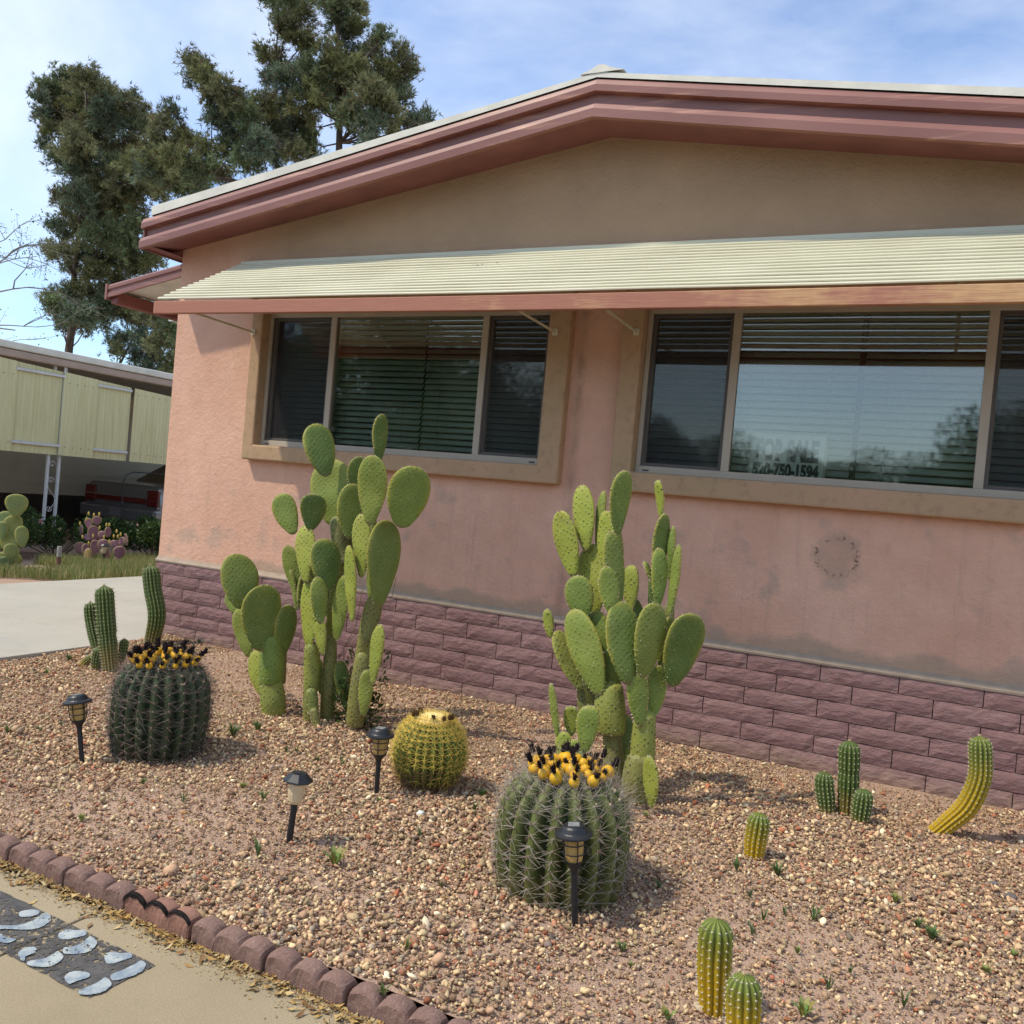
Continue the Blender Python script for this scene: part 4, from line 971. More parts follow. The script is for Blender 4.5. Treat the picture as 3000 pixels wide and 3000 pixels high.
# torch cacti: curved ribbed stems
TORCH = m_rib('green_torch_skin', (.040,.072,.014), (.115,.160,.036), (.22,.17,.04), .30)
TORCHY = m_rib('yellowed_torch_skin', (.07,.095,.015), (.19,.23,.035), (.52,.33,.012), .70)
SP_TAN = simple('tan_torch_spine', (.50,.36,.17), .5, .3, .2, 40)
def stem(parent, pts, R, nrib, mat, name='stem', sp=1.0, waist=None, seed=1, taper=.8):
    random.seed(seed); pts = [Vector(p) for p in pts]; n = 26
    # Catmull-Rom
    P_ = [pts[0]*2-pts[1]]+pts+[pts[-1]*2-pts[-2]]; out = []
    for i in range(n+1):
        f = i/n*(len(pts)-1); k = min(int(f), len(pts)-2); t = f-k; a,b,c,d = P_[k:k+4]
        out.append(.5*((2*b)+(-a+c)*t+(2*a-5*b+4*c-d)*t*t+(-a+3*b-3*c+d)*t**3))
    Ls = [0]
    for a, b in zip(out, out[1:]): Ls.append(Ls[-1]+(b-a).length)
    tot = Ls[-1]; rad = []
    for s in Ls:
        f = s/tot; r = R*(taper+(1-taper)*min(1, f*2.2)); e = tot-s
        if e < R*1.05: r *= math.sqrt(max(.0016, 1-((R*1.05-e)/(R*1.05))**2))
        if waist and abs(f-waist) < .05: r *= .88+.12*abs(f-waist)/.05
        rad.append(r)
    # extra rings near the tip
    o, ar = ribbed(out, rad, nrib, .22, mat, parent, na=6, name=name)
    S = []; fb = MB(); use = set(); last = -1
    for i, q in enumerate(Ls):
        if q-last >= .0165: use.add(i); last = q
    for i, k, p, d, t2 in ar:
        if i == 0 or i >= n or i not in use: continue
        sd_ = t2.cross(d)
        for sub in (0,):
            q0 = p.lerp(p+(out[min(n, i+1)]-out[i]), sub)
            top = i/n > .93
            for q in range(6 if not top else 8):
                dr = (d*random.uniform(.5,1)+sd_*random.uniform(-.8,.8)+t2*random.uniform(-.4,.6)).normalized(); S.append((q0, dr, random.uniform(.006,.014)*sp*(1.3 if top else 1), .00055, None, 1 if top and random.random() < .5 else 0))
            s_ = .0034; fb.add([q0+d*s_*1.2, q0+sd_*s_, q0+t2*s_, q0-sd_*s_, q0-t2*s_], [(0,1,2),(0,2,3),(0,3,4),(0,4,1)])
    tip, ax = out[-1], (out[-1]-out[-2]).normalized()
    for q in range(60):
        S.append((tip-ax*.004, (ax+rv(.55)).normalized(), random.uniform(.008,.020)*sp, .0006, None, 1 if random.random() < .6 else 0))
    s = spine_mesh('spines', S, [SP_PALE, SP_TAN], o); f = fb.build('areoles', AREO, o, kind='stuff')
    return o
def tp(Y, *uv): return [at(u, v, Y) for u, v in uv]
def torch(label, base, stems, group=None):
    t = thing('torch_cactus', label, 'cactus', (base[0], base[1], 0), 0, group)
    off = Vector((base[0], base[1], 0))
    for i, (Y, uv, R, nr, mat, kw) in enumerate(stems):
        pts = [p-off for p in tp(Y, *uv)]; pts[0] = pts[0]-Vector((0,0,.03)); stem(t, pts, R, nr, mat, seed=i+int(base[0]*100), **kw)
    return t
torch('leaning cluster of ribbed torch cactus stems by the driveway edge', (.93,-1.10), [
  (-1.13, ((210,1262),(205,1225),(200,1170),(196,1104)), .060, 15, TORCH, dict(waist=.42, sp=1.4)),
  (-1.08, ((192,1240),(180,1205),(172,1165),(170,1136)), .042, 12, TORCH, dict(sp=1.3)),
  (-1.16, ((181,1258),(183,1240),(187,1222)), .033, 12, TORCH, dict()),
  (-1.10, ((150,1256),(160,1250),(172,1240)), .026, 11, TORCHY, dict()),
  (-1.00, ((228,1240),(233,1222),(234,1205)), .030, 12, TORCH, dict())])
torch('tall single torch cactus curving up against the house corner', (.36,-.28), [
  (-.29, ((283,1228),(288,1205),(296,1160),(288,1110),(284,1066)), .066, 15, TORCH, dict(sp=1.4))])
torch('three stemmed torch cactus against the block base, its middle stem tallest', (5.51,-.62), [
  (-.62, ((1598,1532),(1600,1490),(1602,1440),(1603,1397)), .051, 14, TORCH, dict(waist=.60)),
  (-.66, ((1562,1530),(1558,1505),(1555,1478),(1556,1456)), .045, 13, TORCH, dict()),
  (-.72, ((1622,1548),(1626,1525),(1629,1505),(1630,1488)), .045, 13, TORCH, dict())])
torch('curved yellow torch cactus bending up from the gravel at the far right', (5.95,-.6), [
  (-.60, ((1748,1574),(1790,1552),(1825,1520),(1848,1470),(1850,1425),(1848,1388)), .050, 14, TORCHY, dict(taper=.75))])
torch('short yellow green torch cactus alone in the right gravel', (5.27,-1.48), [
  (-1.48, ((1422,1618),(1425,1588),(1430,1558),(1434,1533)), .046, 13, TORCHY, dict())])
torch('yellow pair of torch cacti at the lower right edge, one taller', (5.4,-2.72), [
  (-2.72, ((1347,1900),(1347,1860),(1348,1800),(1353,1733)), .049, 13, TORCHY, dict(sp=1.2)),
  (-2.86, ((1402,1950),(1402,1915),(1403,1870),(1405,1838)), .047, 13, TORCHY, dict(sp=1.2))])
# ------------------------------------------------------------------ path lamps
def lamp(label, x, y, h, tx, ty, kind='cage', group='solar path lamps', s=1.0):
    t = thing('path_lamp', label, 'lamp', (x, y, -.01), 0, group); t.rotation_euler = (ty, tx, random.uniform(0, 1)); z = h
    b = MB(); b.lathe([(.0095,-.05),(.0105,.0),(.0115,h*.50)], 12) if kind == 'cage' else b.lathe([(.0125,-.05),(.0125,h*.56)], 12)
    b.build('stem', BLACKP, t, smooth=True)
    if kind == 'cage':
        zb, zt = h*.62, h*.875
        b = MB(); b.lathe([(.0115,h*.49),(.013,h*.53),(.020,h*.57),(.031,zb),(.031,zb+.003),(.001,zb+.003)], 16); b.build('socket', BLACKP, t, smooth=False)
        b = MB(); b.lathe([(.0265,zb),(.031,zb+.02),(.0345,zt)], 16); b.build('lens', AMBER, t, smooth=True)
        for k in range(5):
            a = 2*math.pi*k/5; b = MB(); b.tube([(math.cos(a)*.030, math.sin(a)*.030, zb-.002),(math.cos(a)*.039, math.sin(a)*.039, zb+.022),(math.cos(a)*.041, math.sin(a)*.041, zt)], .0022, 5); b.build('cage_bar', BLACKP, t)
        for f in (.36, .72):
            zz = zb+(zt-zb)*f; b = MB(); rr = .0395; b.tube([(math.cos(a)*rr, math.sin(a)*rr, zz) for a in np.linspace(0, 2*math.pi, 21)], .0022, 5, cap=False); b.build('cage_ring', BLACKP, t)
        b = MB(); b.lathe([(.001,zt),(.060,zt+.0),(.064,zt+.004),(.063,zt+.009),(.050,zt+.014),(.047,zt+.017),(.040,zt+.030),(.034,zt+.036),(.001,zt+.037)], 26); b.build('cap', BLACKP, t, smooth=False)
        b = MB(); b.box((-.019,-.019,zt+.0365),(.019,.019,zt+.039)); b.build('solar_panel', SOLAR, t)
    else:
        zb, zt = h*.56, h*.86
        b = MB(); pr = []
        n = 28; V = []
        for r, zz in ((.019,zb),(.026,zb+.012),(.031,zb+.04),(.033,zt)):
            pr.append((r, zz))
        b.lathe(pr, 28)
        b.v = [((x_*(1+.018*(1 if (i%28)%2 else -1))), (y_*(1+.018*(1 if (i%28)%2 else -1))), z_) for i, (x_, y_, z_) in enumerate(b.v)]
        b.build('lens', FROST, t)
        b = MB(); b.lathe([(.001,zt),(.054,zt),(.058,zt+.003),(.056,zt+.008),(.041,zt+.022),(.031,zt+.032),(.001,zt+.033)], 8); b.build('cap', BLACKP, t)
        b = MB(); b.box((-.013,-.013,zt+.0325),(.013,.013,zt+.0345)); b.build('solar_panel', simple('dark_solar_cell', (.03,.03,.045), .3), t)
    return t
random.seed(31)
g0 = gr(155, 1434); lamp('black caged solar lamp leaning beside the dark left barrel cactus', g0.x, g0.y, .315, -.16, .05)
g0 = gr(710, 1500); lamp('black caged solar lamp standing just left of the golden barrel', g0.x, g0.y, .315, -.02, 0)
g0 = gr(1085, 1735); lamp('black caged solar lamp in front of the yellow fruited barrel, nearest of the lamps', g0.x, g0.y, .335, -.10, .0)
g0 = gr(545, 1588); lamp('plain black topped lamp with a frosted lens and no cage', g0.x, g0.y, .285, .06, 0, 'plain')
g0 = gr(571, 1318); lamp('small dark lamp half hidden behind the left prickly pear stems', g0.x, g0.y+.05, .25, 0, 0, 'plain')

# ------------------------------------------------------------------ scalloped edging
def m_edge():
    g = G('brown_scalloped_concrete', .9, .15); P = g.pos()
    c = g.mix(g.ramp(g.noise(7, 5, .6, P), [(.3, 0.0), (.7, 1.0)]), (.185,.112,.090), (.24,.150,.120)); c = g.mix(g.ramp(g.noise(120, 4, .75, P), [(.55, 0.0), (.7, .6)]), c, (.42,.32,.26)); g.col(c)
    n1 = g.bump(g.noise(24, 5, .65, P), .45, .012); g.bump(g.noise(200, 3, .7, P), .6, .004, n1); return g.mat
EDGE = m_edge(); EDGE2 = simple('reddish_scalloped_concrete', (.27,.145,.105), .9, .15, .15, 10, .5, 120); TAR = simple('black_crust', (.02,.017,.016), .95, .05, .4, 60, .6, 200)
def edging(L_, seed, mat, chip=False):
    r_ = random.Random(seed); b = MB(); nx = 36; H = .069; sc_ = L_/3; D = .064
    def top(x): ph = (x/sc_) % 1; return H-.034*(1-math.sqrt(max(0, 1-(2*ph-1)**2*.96)))*1.0
    rows = [(0,-.03),(0,.5),(.001,.80),(.006,.90),(.016,.97),(.030,1.0),(.044,1.0),(.055,.94),(D,.72),(D,.3)]
    for i in range(nx+1):
        x = L_*i/nx; e = .004 if i in (0, nx) else 0; tz = top(x)
        for y, f in rows:
            z = tz*min(f, 1.0) + (.006*(f-1)/.03 if f > 1 else 0); b.v.append((x+(e if i == 0 else -e), y+r_.uniform(-.0012,.0012)+e*.5+.003*math.sin(2*math.pi*x/sc_)*(1 if y == 0 else 0), z+r_.uniform(-.0012,.0012)))
    n = len(rows)
    for i in range(nx):
        for j in range(n-1): b.f.append((i*n+j, (i+1)*n+j, (i+1)*n+j+1, i*n+j+1)); b.m.append(0)
    b.f.append(tuple(range(n))); b.f.append(tuple(range(nx*n, nx*n+n))[::-1]); b.m += [0,0]
    return b.mesh('edging_block', mat, False)
ems = [edging(.286, 40+i, EDGE) for i in range(5)]; em_r = edging(.286, 77, EDGE2)
def ey(x): return -3.262-.024*(x-3.0)
def edlab(x):
    k_ = round((x-3.667)/.2885); w_ = ('first','second','third','fourth','fifth','sixth','seventh','eighth','ninth','tenth','eleventh','twelfth')[abs(k_)-1]
    return 'brown scalloped edging block, %s to the %s of the black crusted reddish one' % (w_, 'right' if k_ > 0 else 'left')
x = 3.667-.2885*10; k = 0
while x < 6.6:
    red = abs(x-3.667) < .1
    o = bpy.data.objects.new('edging_block', em_r if red else random.choice(ems)); o.location = (x, ey(x), random.uniform(-.004,.003)); o.rotation_euler = (random.uniform(-.04,.02), random.uniform(-.008,.008), -.024+random.uniform(-.018,.018)); put(o)
    if red:
        tag(o, 'redder scalloped edging block with a black crust along its wavy top', 'edging')
        b = MB(); sc_ = .286/3; pv = None
        for i in range(61):
            xx = .286*i/60; ph = (xx/sc_) % 1; tz = .069-.034*(1-math.sqrt(max(0, 1-(2*ph-1)**2*.96))); th_ = .007*(1-.55*i/60)*(1+.5*math.sin(i*.9)) + (.004 if i < 22 else 0)
            b.v += [(xx, -.0022, tz-th_), (xx, -.0026, tz+.001), (xx, .008, tz+.0045)]
            if i: j = i*3; b.f += [(j-3,j,j+1,j-2),(j-2,j+1,j+2,j-1)]; b.m += [0,0]
        b.build('black_crust', TAR, o)
    else: tag(o, edlab(x), 'edging', 'scalloped edging blocks along the sidewalk')
    x += .2885; k += 1

# leaf litter between edging and sidewalk, a few leaves on the gravel
def leaves():
    n = 8500; xx = rng.uniform(1.6, 5.6, n); yy = np.array([ey(a) for a in xx]) - np.abs(rng.normal(0, .036, n)) - .004; big = rng.random(n) < .10
    yy = np.where(rng.random(n) < .008, yy-rng.uniform(0, .12, n), yy)
    ng = 420; xx = np.concatenate([xx, rng.uniform(.6, 6.6, ng)]); yy = np.concatenate([yy, rng.uniform(-3.1, -.3, ng)]); big = np.concatenate([big, rng.random(ng) < .35]); n += ng
    ln = np.where(big, rng.uniform(.020,.040, n), rng.uniform(.004,.013, n)); wd_ = ln*rng.uniform(.28,.45, n); a = rng.uniform(0, 6.28, n)
    pile = np.clip(1-np.abs(yy-np.array([ey(q) for q in xx])+.03)/.06, 0, 1)*.010
    zz = np.where(yy > -3.2, bedz_np(xx, yy)+.012, .002+rng.random(n)*pile); 
    d = np.stack([np.cos(a), np.sin(a), rng.normal(0,.25,n)], 1); s = np.stack([-np.sin(a), np.cos(a), rng.normal(0,.35,n)], 1); c = np.stack([xx,yy,zz],1)
    cu = (ln*rng.uniform(-.2,.35,n))[:,None]*np.array([0,0,1.0])
    v = np.stack([c-d*ln[:,None]/2+np.abs(cu), c-s*wd_[:,None]/2+cu*.3, c+d*ln[:,None]/2+np.abs(cu), c+s*wd_[:,None]/2+cu*.3, c], 1)
    v[:,:,2] = np.maximum(v[:,:,2], .0015)
    f = np.array([(0,1,4),(1,2,4),(2,3,4),(3,0,4)]); F = f[None]+(np.arange(n)*5)[:,None,None]
    pal = np.array([(.44,.28,.09),(.36,.21,.07),(.50,.36,.15),(.24,.13,.055),(.46,.36,.19)]); C = np.repeat(pal[rng.integers(0,5,n)]*rng.uniform(.7,1.1,(n,1)), 5, 0)
    g = G('dry_leaf', .75, .2); at_ = g.n('ShaderNodeAttribute', attribute_name='Col'); g.col(at_.outputs['Color'])
    o = put(bpy.data.objects.new('leaf_litter', bigmesh('leaf_litter', v.reshape(-1,3), F.reshape(-1,3), g.mat, False, C))); o['kind'] = 'stuff'; tag(o, 'dry ochre leaves drifted along the scalloped edging', 'leaves')
leaves()

# ------------------------------------------------------------------ painted house number on the sidewalk
num = thing('painted_number', 'house number brushed in pale blue white on a worn black patch of sidewalk', 'house number', (3.3, -3.7, 0))
ORG = Vector(num.location)
def zz_(x, y): return gr((x*.31056)/K, (2600+y*.31056)/K) - ORG
def m_worn(name, c, c2, wear, sc_=60):
    g = G(name, .8, .2); P = g.pos(); t = g.t; g.col(g.mix(g.ramp(g.noise(14, 5, .65, P), [(.4, 0.0), (.62, 1.0)]), c, c2)); g.bump(g.noise(220, 2, .7, P), .4, .003)
    a = g.ramp(g.math('ADD', g.noise(sc_, 5, .75, P), g.math('MULTIPLY', g.noise(6, 3, .5, P), .35)), [(wear, 1.0), (wear+.03, 0.0)]); g.set(g.b.inputs['Alpha'], a); return g.mat
BLK = m_worn('worn_black_paint', (.070,.068,.066), (.115,.108,.10), .70); WHT = m_worn('blue_white_paint', (.42,.46,.44), (.20,.25,.30), .78, 60)
cs = [(330,195),(1468,742),(830,1052),(-300,500)]; tl = zz_(-300, 500)
pA, pB, pC = zz_(330,195), zz_(1468,742), zz_(840,1050); ext = (pA-pB)*.9; 
def quadsheet(name, pts, z, mat, parent, nsub=26):
    b = MB(); A, B_, C_, D_ = pts
    for i in range(nsub+1):
        for j in range(9):
            s, t = i/nsub, j/8; p = (A*(1-s)+B_*s)*(1-t)+(D_*(1-s)+C_*s)*t; jit = .0022 if (i in (0,nsub) or j in (0,8)) else 0
            b.v.append((p.x+random.uniform(-jit,jit), p.y+random.uniform(-jit,jit), z))
    for i in range(nsub):
        for j in range(8): b.f.append((i*9+j,(i+1)*9+j,(i+1)*9+j+1,i*9+j+1)); b.m.append(0)
    return b.build(name, mat, parent)
quadsheet('black_patch', [pA+ext, pB, pC, pC+ext], .003, BLK, num)
def stroke(pts, z=.008):
    P_ = [(zz_(x, y), w*.31056*K/K) for x, y, w in pts]; out = []
    b = MB(); m_ = 10
    cen = []
    for i in range(len(pts)-1):
        for k in range(m_):
            f = k/m_; a, b1 = pts[i], pts[i+1]; p0 = pts[i-1] if i else a; p3 = pts[i+2] if i+2 < len(pts) else b1
            cr_ = [.5*((2*a[q])+(-p0[q]+b1[q])*f+(2*p0[q]-5*a[q]+4*b1[q]-p3[q])*f*f+(-p0[q]+3*a[q]-3*b1[q]+p3[q])*f**3) for q in range(3)]; cen.append(cr_)
    cen.append(list(pts[-1])); n = len(cen)
    for i, (x, y, w) in enumerate(cen):
        x2, y2, _ = cen[min(n-1,i+1)]; x1, y1, _ = cen[max(0,i-1)]; dx, dy = x2-x1, y2-y1; l = math.hypot(dx, dy) or 1
        e = min(i, n-1-i); rr = math.sqrt(max(0, 1-(1-min(1, e/4))**2))*.92+.08; hw = w/2*1.1*rr*random.uniform(.95,1.05)
        p = zz_(x-dy/l*hw, y+dx/l*hw); q = zz_(x+dy/l*hw, y-dx/l*hw); b.v += [(p.x,p.y,z),(q.x,q.y,z)]
        if i: j = i*2; b.f.append((j-2,j,j+1,j-1)); b.m.append(0)
    return b
def digit(strokes):
    b = MB()
    for k, s in enumerate(strokes): q = stroke(s, .0052+.0004*k); b.add(q.v, q.f)
    b.build('digit', WHT, num)
digit([[(175,268,40),(270,258,62),(372,244,34)],[(-120,392,40),(80,392,30),(220,388,50),(340,360,80),(420,310,95),(470,280,60)],[(-140,440,60),(-30,480,70),(60,515,50),(150,508,12)]])
digit([[(548,478,50),(640,458,85),(720,452,62),(815,435,52)],[(890,500,95),(820,570,95),(740,600,75),(650,612,60),(590,610,50)],[(575,640,80),(520,690,85),(420,728,75),(250,735,40)],[(175,670,60),(250,625,70),(345,603,45)],[(190,690,50),(235,690,40)]])
digit([[(985,692,80),(1060,678,100),(1140,672,66),(1245,652,44)],[(1345,712,60),(1310,770,85),(1180,830,75),(1040,872,60)],[(1030,890,90),(960,950,95),(850,990,75),(735,1008,38)],[(620,905,80),(700,860,90),(850,845,40)]])
# ------------------------------------------------------------------ neighbour's carport at the left
def m_panel():
    g = G('pale_yellow_corrugated_fibreglass', .55, .3); P = g.pos()
    v = g.n('ShaderNodeMapping', Vector=P); v.inputs['Scale'].default_value = (1, 14, .6)
    c = g.mix(g.ramp(g.noise(2.2, 4, .6, v.outputs[0]), [(.35, 0.0), (.65, 1.0)]), (.58,.56,.29), (.70,.67,.39)); g.col(c); return g.mat
PANEL = m_panel()
NWHITE = simple('chalky_white_metal', (.60,.62,.60), .5, .3, .08, 8); NTAN = simple('tan_gutter', (.40,.31,.24), .6, .3, .1, 5); NROOF = simple('pale_roof_edge', (.66,.65,.56), .6, .3, .1, 5)
SIDE_ = simple('olive_grey_siding', (.62,.60,.48), .7, .2, .06, 3); DARKV = simple('dark_void_paint', (.02,.02,.025), .8, .2, .2, 4)
cp = thing('carport', 'neighbouring carport with pale yellow corrugated shade panels between white posts', 'carport', (-6.05, 3.5, 0)); CO = Vector(cp.location)
def cb(name, boxes, mat, par=cp, off=CO, bevel=0):
    b = MB()
    for a, c in boxes: b.box(tuple(Vector(a)-off), tuple(Vector(c)-off))
    return b.build(name, mat, par, bevel=bevel)
cb('roof_edge', [((-6.03,-1,2.80),(-5.97,14,2.905))], NROOF, bevel=.02)
cb('gutter', [((-6.06,-1,2.685),(-5.99,14,2.795))], NTAN, bevel=.02)
cb('roof', [((-9.8,-1,2.84),(-6.03,14,2.90))], NROOF)
cb('ceiling', [((-9.8,-1,2.70),(-6.06,14,2.72))], simple('dim_carport_ceiling', (.6,.6,.55), .8))
def corr(name, y0, y1, x, ztop, zbot, n):
    b = MB(); m_ = n*4; ys_ = np.linspace(y0, y1, m_+1)
    b.v = []
    for i, yy in enumerate(ys_):
        dx = .006*math.sin(i/4*2*math.pi); f = (yy-y0)/max(1e-6, y1-y0)
        b.v += [(x+dx-CO.x, yy-CO.y, zbot-CO.z), (x+dx-CO.x, yy-CO.y, ztop(yy)-CO.z)]
        if i: j = i*2; b.f.append((j-2, j, j+1, j-1)); b.m.append(0)
    o = b.build(name, PANEL, cp, smooth=True); return o
zt = lambda y: 2.66-.045*(y-2.6)
for y0, y1, rec in ((-.6,1.0,0),(1.0,1.9,1),(1.9,2.86,0),(2.84,3.64,1),(3.60,4.19,0),(4.17,4.835,1),(4.87,5.9,0),(5.9,6.6,1),(6.65,8,0)):
    xx = -6.02-(.035 if rec else 0)
    corr('shade_panel', y0, y1, xx, zt, 1.38, int((y1-y0)*15))
    if rec:
        cb('cross_bar', [((xx+.012, y0+.01, 2.53-.03*(y0-2.8)),(xx+.04, y1-.01, 2.565-.03*(y0-2.8)))], NWHITE); cb('cross_bar', [((xx+.012, y0+.01, 1.50),(xx+.04, y1-.01, 1.54))], NWHITE)
    else:
        b = MB()
        for zz in (1.50, 2.45):
            for yy in np.arange(y0+.08, y1, .135): b.box((xx+.012-CO.x, yy-CO.y, zz-CO.z), (xx+.02-CO.x, yy+.010-CO.y, zz+.010-CO.z))
        b.build('screws', simple('dark_screw', (.08,.09,.09)), cp, kind='stuff')
cb('edge_strip', [((-6.04,3.600,1.38),(-6.022,3.625,2.70))], NWHITE)
for ya, yb in ((3.50,3.68),(-.2,-.02),(7.4,7.58)):
    for yy in (ya, yb):
        cb('post', [((-6.12,yy-.018,0),(-6.085,yy+.018,2.70))], NWHITE)
    ym = (ya+yb)/2; b = MB()
    for zc, s in ((1.24,1),(1.0,1),(.58,-1)):
        pts = [(-6.1-CO.x, ym-.02+math.cos(a)*.052*(1-a/9)-CO.y+0, zc+s*math.sin(a)*.052*(1-a/9)) for a in np.linspace(0, 7.5, 22)]; b.tube(pts, .005, 5)
    pts = [(-6.1-CO.x, ym-CO.y+.07*math.sin((z-.58)/.36*math.pi*1.5), z) for z in np.linspace(.55, .95, 14)]; b.tube(pts, .005, 5)
    b.build('scroll', NWHITE, cp)
nh = thing('mobile_home', 'neighbour mobile home wall of grey lap siding in the shade of the carport', 'house', (-9.4, 4, 0)); NO = Vector(nh.location)
z = .62
k = 0
while z < 2.75:
    b = MB(); b.add([(0,-5,z),(0,10,z),(-.018,10,z+.197),(-.018,-5,z+.197)], [(0,1,2,3)]); b.add([(0,-5,z),(-.018,-5,z),(-.018,10,z),(0,10,z)], [(0,1,2,3)]); b.build('siding_board', SIDE_, nh); z += .195
cb('skirting', [((-9.5,-1,-.05),(-9.44,14,.62))], simple('dark_skirting', (.05,.045,.04), .8), nh, NO)
cb('end_wall', [((-13,13.9,0),(-6.4,14,2.8))], SIDE_, nh, NO)
cb('roof', [((-14,-1.0,2.95),(-9.4,14,3.05))], NROOF, nh, NO)

# silver car nose-in under the carport
def m_paint(name, c):
    g = G(name, .22, .5); g.col(c); g.b.inputs['Metallic'].default_value = .4; g.b.inputs['Coat Weight'].default_value = .5; return g.mat
car = thing('parked_car', 'silver grey sedan parked under the carport, red tail lamps toward the street', 'car', (-7.47, 6.0, 0)); SILV = m_paint('silver_car_paint', (.20,.21,.22)); 
RED = G('red_tail_lens', .2, .6).col((.13,.008,.008)).mat; CHR = simple('chrome_trim', (.5,.5,.52), .15, .6, .02, 5, metal=1); TYRE = simple('tyre_rubber', (.02,.02,.02), .9); CGL = G('dark_car_glass', .05, .8).col((.012,.014,.018)).mat
W2 = .96
b = MB()   # body: cross sections along y, shaped lower hull
secs = [(0,.33,.93,.90),(.02,.30,.98,.95),(.35,.28,1.01,.96),(1.15,.26,1.02,.97),(2.6,.25,1.00,.97),(3.6,.26,.97,.96),(4.7,.30,.80,.90),(4.9,.36,.66,.82)]
pf = lambda lo, hi, w: [(-w*.90,lo),(-w,lo+.14),(-w,(lo+hi)*.52),(-w*.985,hi-.16),(-w*.93,hi-.04),(-w*.84,hi),(w*.84,hi),(w*.93,hi-.04),(w*.985,hi-.16),(w,(lo+hi)*.52),(w,lo+.14),(w*.90,lo)]
b.v = []; 
for y, lo, hi, w in secs: b.v += [(x, y, z) for x, z in pf(lo, hi, w)]
for i in range(len(secs)-1):
    for k in range(12): b.f.append((i*12+k, i*12+(k+1)%12, (i+1)*12+(k+1)%12, (i+1)*12+k)); b.m.append(0)
b.f += [tuple(range(12))[::-1], tuple(range((len(secs)-1)*12, len(secs)*12))]; b.m += [0,0]
b.build('body', SILV, car, bevel=.015)
b = MB(); cs_ = [(.95,1.01,.80),(1.55,1.38,.66),(2.6,1.42,.66),(3.5,1.00,.78)]
for y, z_, w in cs_: b.v += [(-w,y,z_),(w,y,z_)]
b.v += [(-.88,.95,.98),(.88,.95,.98),(-.90,3.55,.97),(.90,3.55,.97)]
b.f = [(0,1,3,2),(2,3,5,4),(4,5,7,6),(0,2,4,6,10,8),(1,9,11,7,5,3)]; b.m = [0]*5
b.build('cabin', CGL, car); b = MB(); b.box((-.64,1.55,1.385),(.64,2.6,1.44)); b.build('roof', SILV, car, bevel=.03)
for sx in (-1, 1):
    b = MB(); b.box((min(sx*.66,sx*.93),-.022,.615),(max(sx*.66,sx*.93),.05,.895)); b.build('tail_lamp', RED, car, bevel=.015)
    b = MB(); x0_, x1_ = sorted((sx*.65, sx*.94)); b.box((x0_,-.026,.905),(x1_,.02,.915)); b.box((x0_,-.026,.60),(x1_,.02,.61)); b.build('lamp_trim', CHR, car)
b = MB(); b.box((-.63,-.02,.655),(.63,.03,.735)); b.build('tail_strip', RED, car)
b = MB(); b.box((-.95,-.024,.745),(.65,.02,.757)); b.box((-.63,-.024,.64),(.63,.02,.65)); b.build('trim', CHR, car)
b = MB(); b.box((-.96,-.10,.34),(.96,.10,.56)); b.build('bumper', SILV, car, bevel=.04)
b = MB(); b.box((-.16,-.112,.40),(.16,-.10,.55)); b.build('licence_plate', simple('dim_plate', (.16,.16,.18)), car)
for sx in (-1, 1):
    for yy in (.95, 3.95):
        b = MB(); Mx = Matrix.Translation((sx*.86, yy, .31)) @ Matrix.Rotation(math.pi/2, 4, 'Y'); b.lathe([(.001,-.1),(.30,-.1),(.32,-.07),(.32,.07),(.30,.1),(.001,.1)], 20, M=Mx); w_ = b.build('wheel', TYRE, car, smooth=False)
        b = MB(); b.lathe([(.001,-.103),(.19,-.103),(.19,.103),(.001,.103)], 16, M=Mx); b.build('rim', CHR, w_)
# black wire garden fence
BW = simple('black_wire', (.012,.012,.014), .5)
wf = thing('wire_fence', 'black wire garden fence section with a rounded top in front of the parked car', 'fence', (-5.2, 4.1, 0))
b = MB(); 
for y0 in (0, 1.3):
    pts = [(0,y0,0),(0,y0,1.08),(0,y0+.05,1.18),(0,y0+.16,1.225),(0,y0+1.08,1.225),(0,y0+1.19,1.18),(0,y0+1.24,1.08),(0,y0+1.24,0)]; b.tube(pts, .009, 6)
b.build('frame', BW, wf)
b = MB()
for k in range(21):
    b.tube([(0,.06+k*.117,.02),(0,.06+k*.117,.80)], .0022, 4)
for zz in np.arange(.1, .82, .10): b.tube([(0,.0,zz),(0,2.54,zz)], .0022, 4)
b.build('wires', BW, wf, kind='stuff')

# ------------------------------------------------------------------ planting behind the driveway
def leafcloud(blobs, n_per, size, pal, seed, up=.4, wr=.5):
    r = np.random.default_rng(seed); Vs = []; Cs = []
    for (cx, cy, cz, rx, ry, rz), n in zip(blobs, n_per):
        d = nrm(r.normal(size=(n,3))); rad = r.random(n)**.28; c = np.array([cx,cy,cz])+d*rad[:,None]*np.array([rx,ry,rz])
        ax = nrm(d*.7+r.normal(size=(n,3))*.6+np.array([0,0,up])); s = nrm(np.cross(ax, r.normal(size=(n,3)))); ln = size*r.uniform(.6,1.3,n)[:,None]; w = ln*wr
        v = np.stack([c, c+ax*ln*.5+s*w*.5, c+ax*ln, c+ax*ln*.5-s*w*.5], 1); Vs.append(v)
        col_ = np.array(pal)[r.integers(0, len(pal), n)]*r.uniform(.75,1.2,(n,1)); Cs.append(np.repeat(col_, 4, 0))
    V = np.concatenate(Vs).reshape(-1,3); C = np.concatenate(Cs); F = np.arange(len(V)).reshape(-1,4); return V, F, C
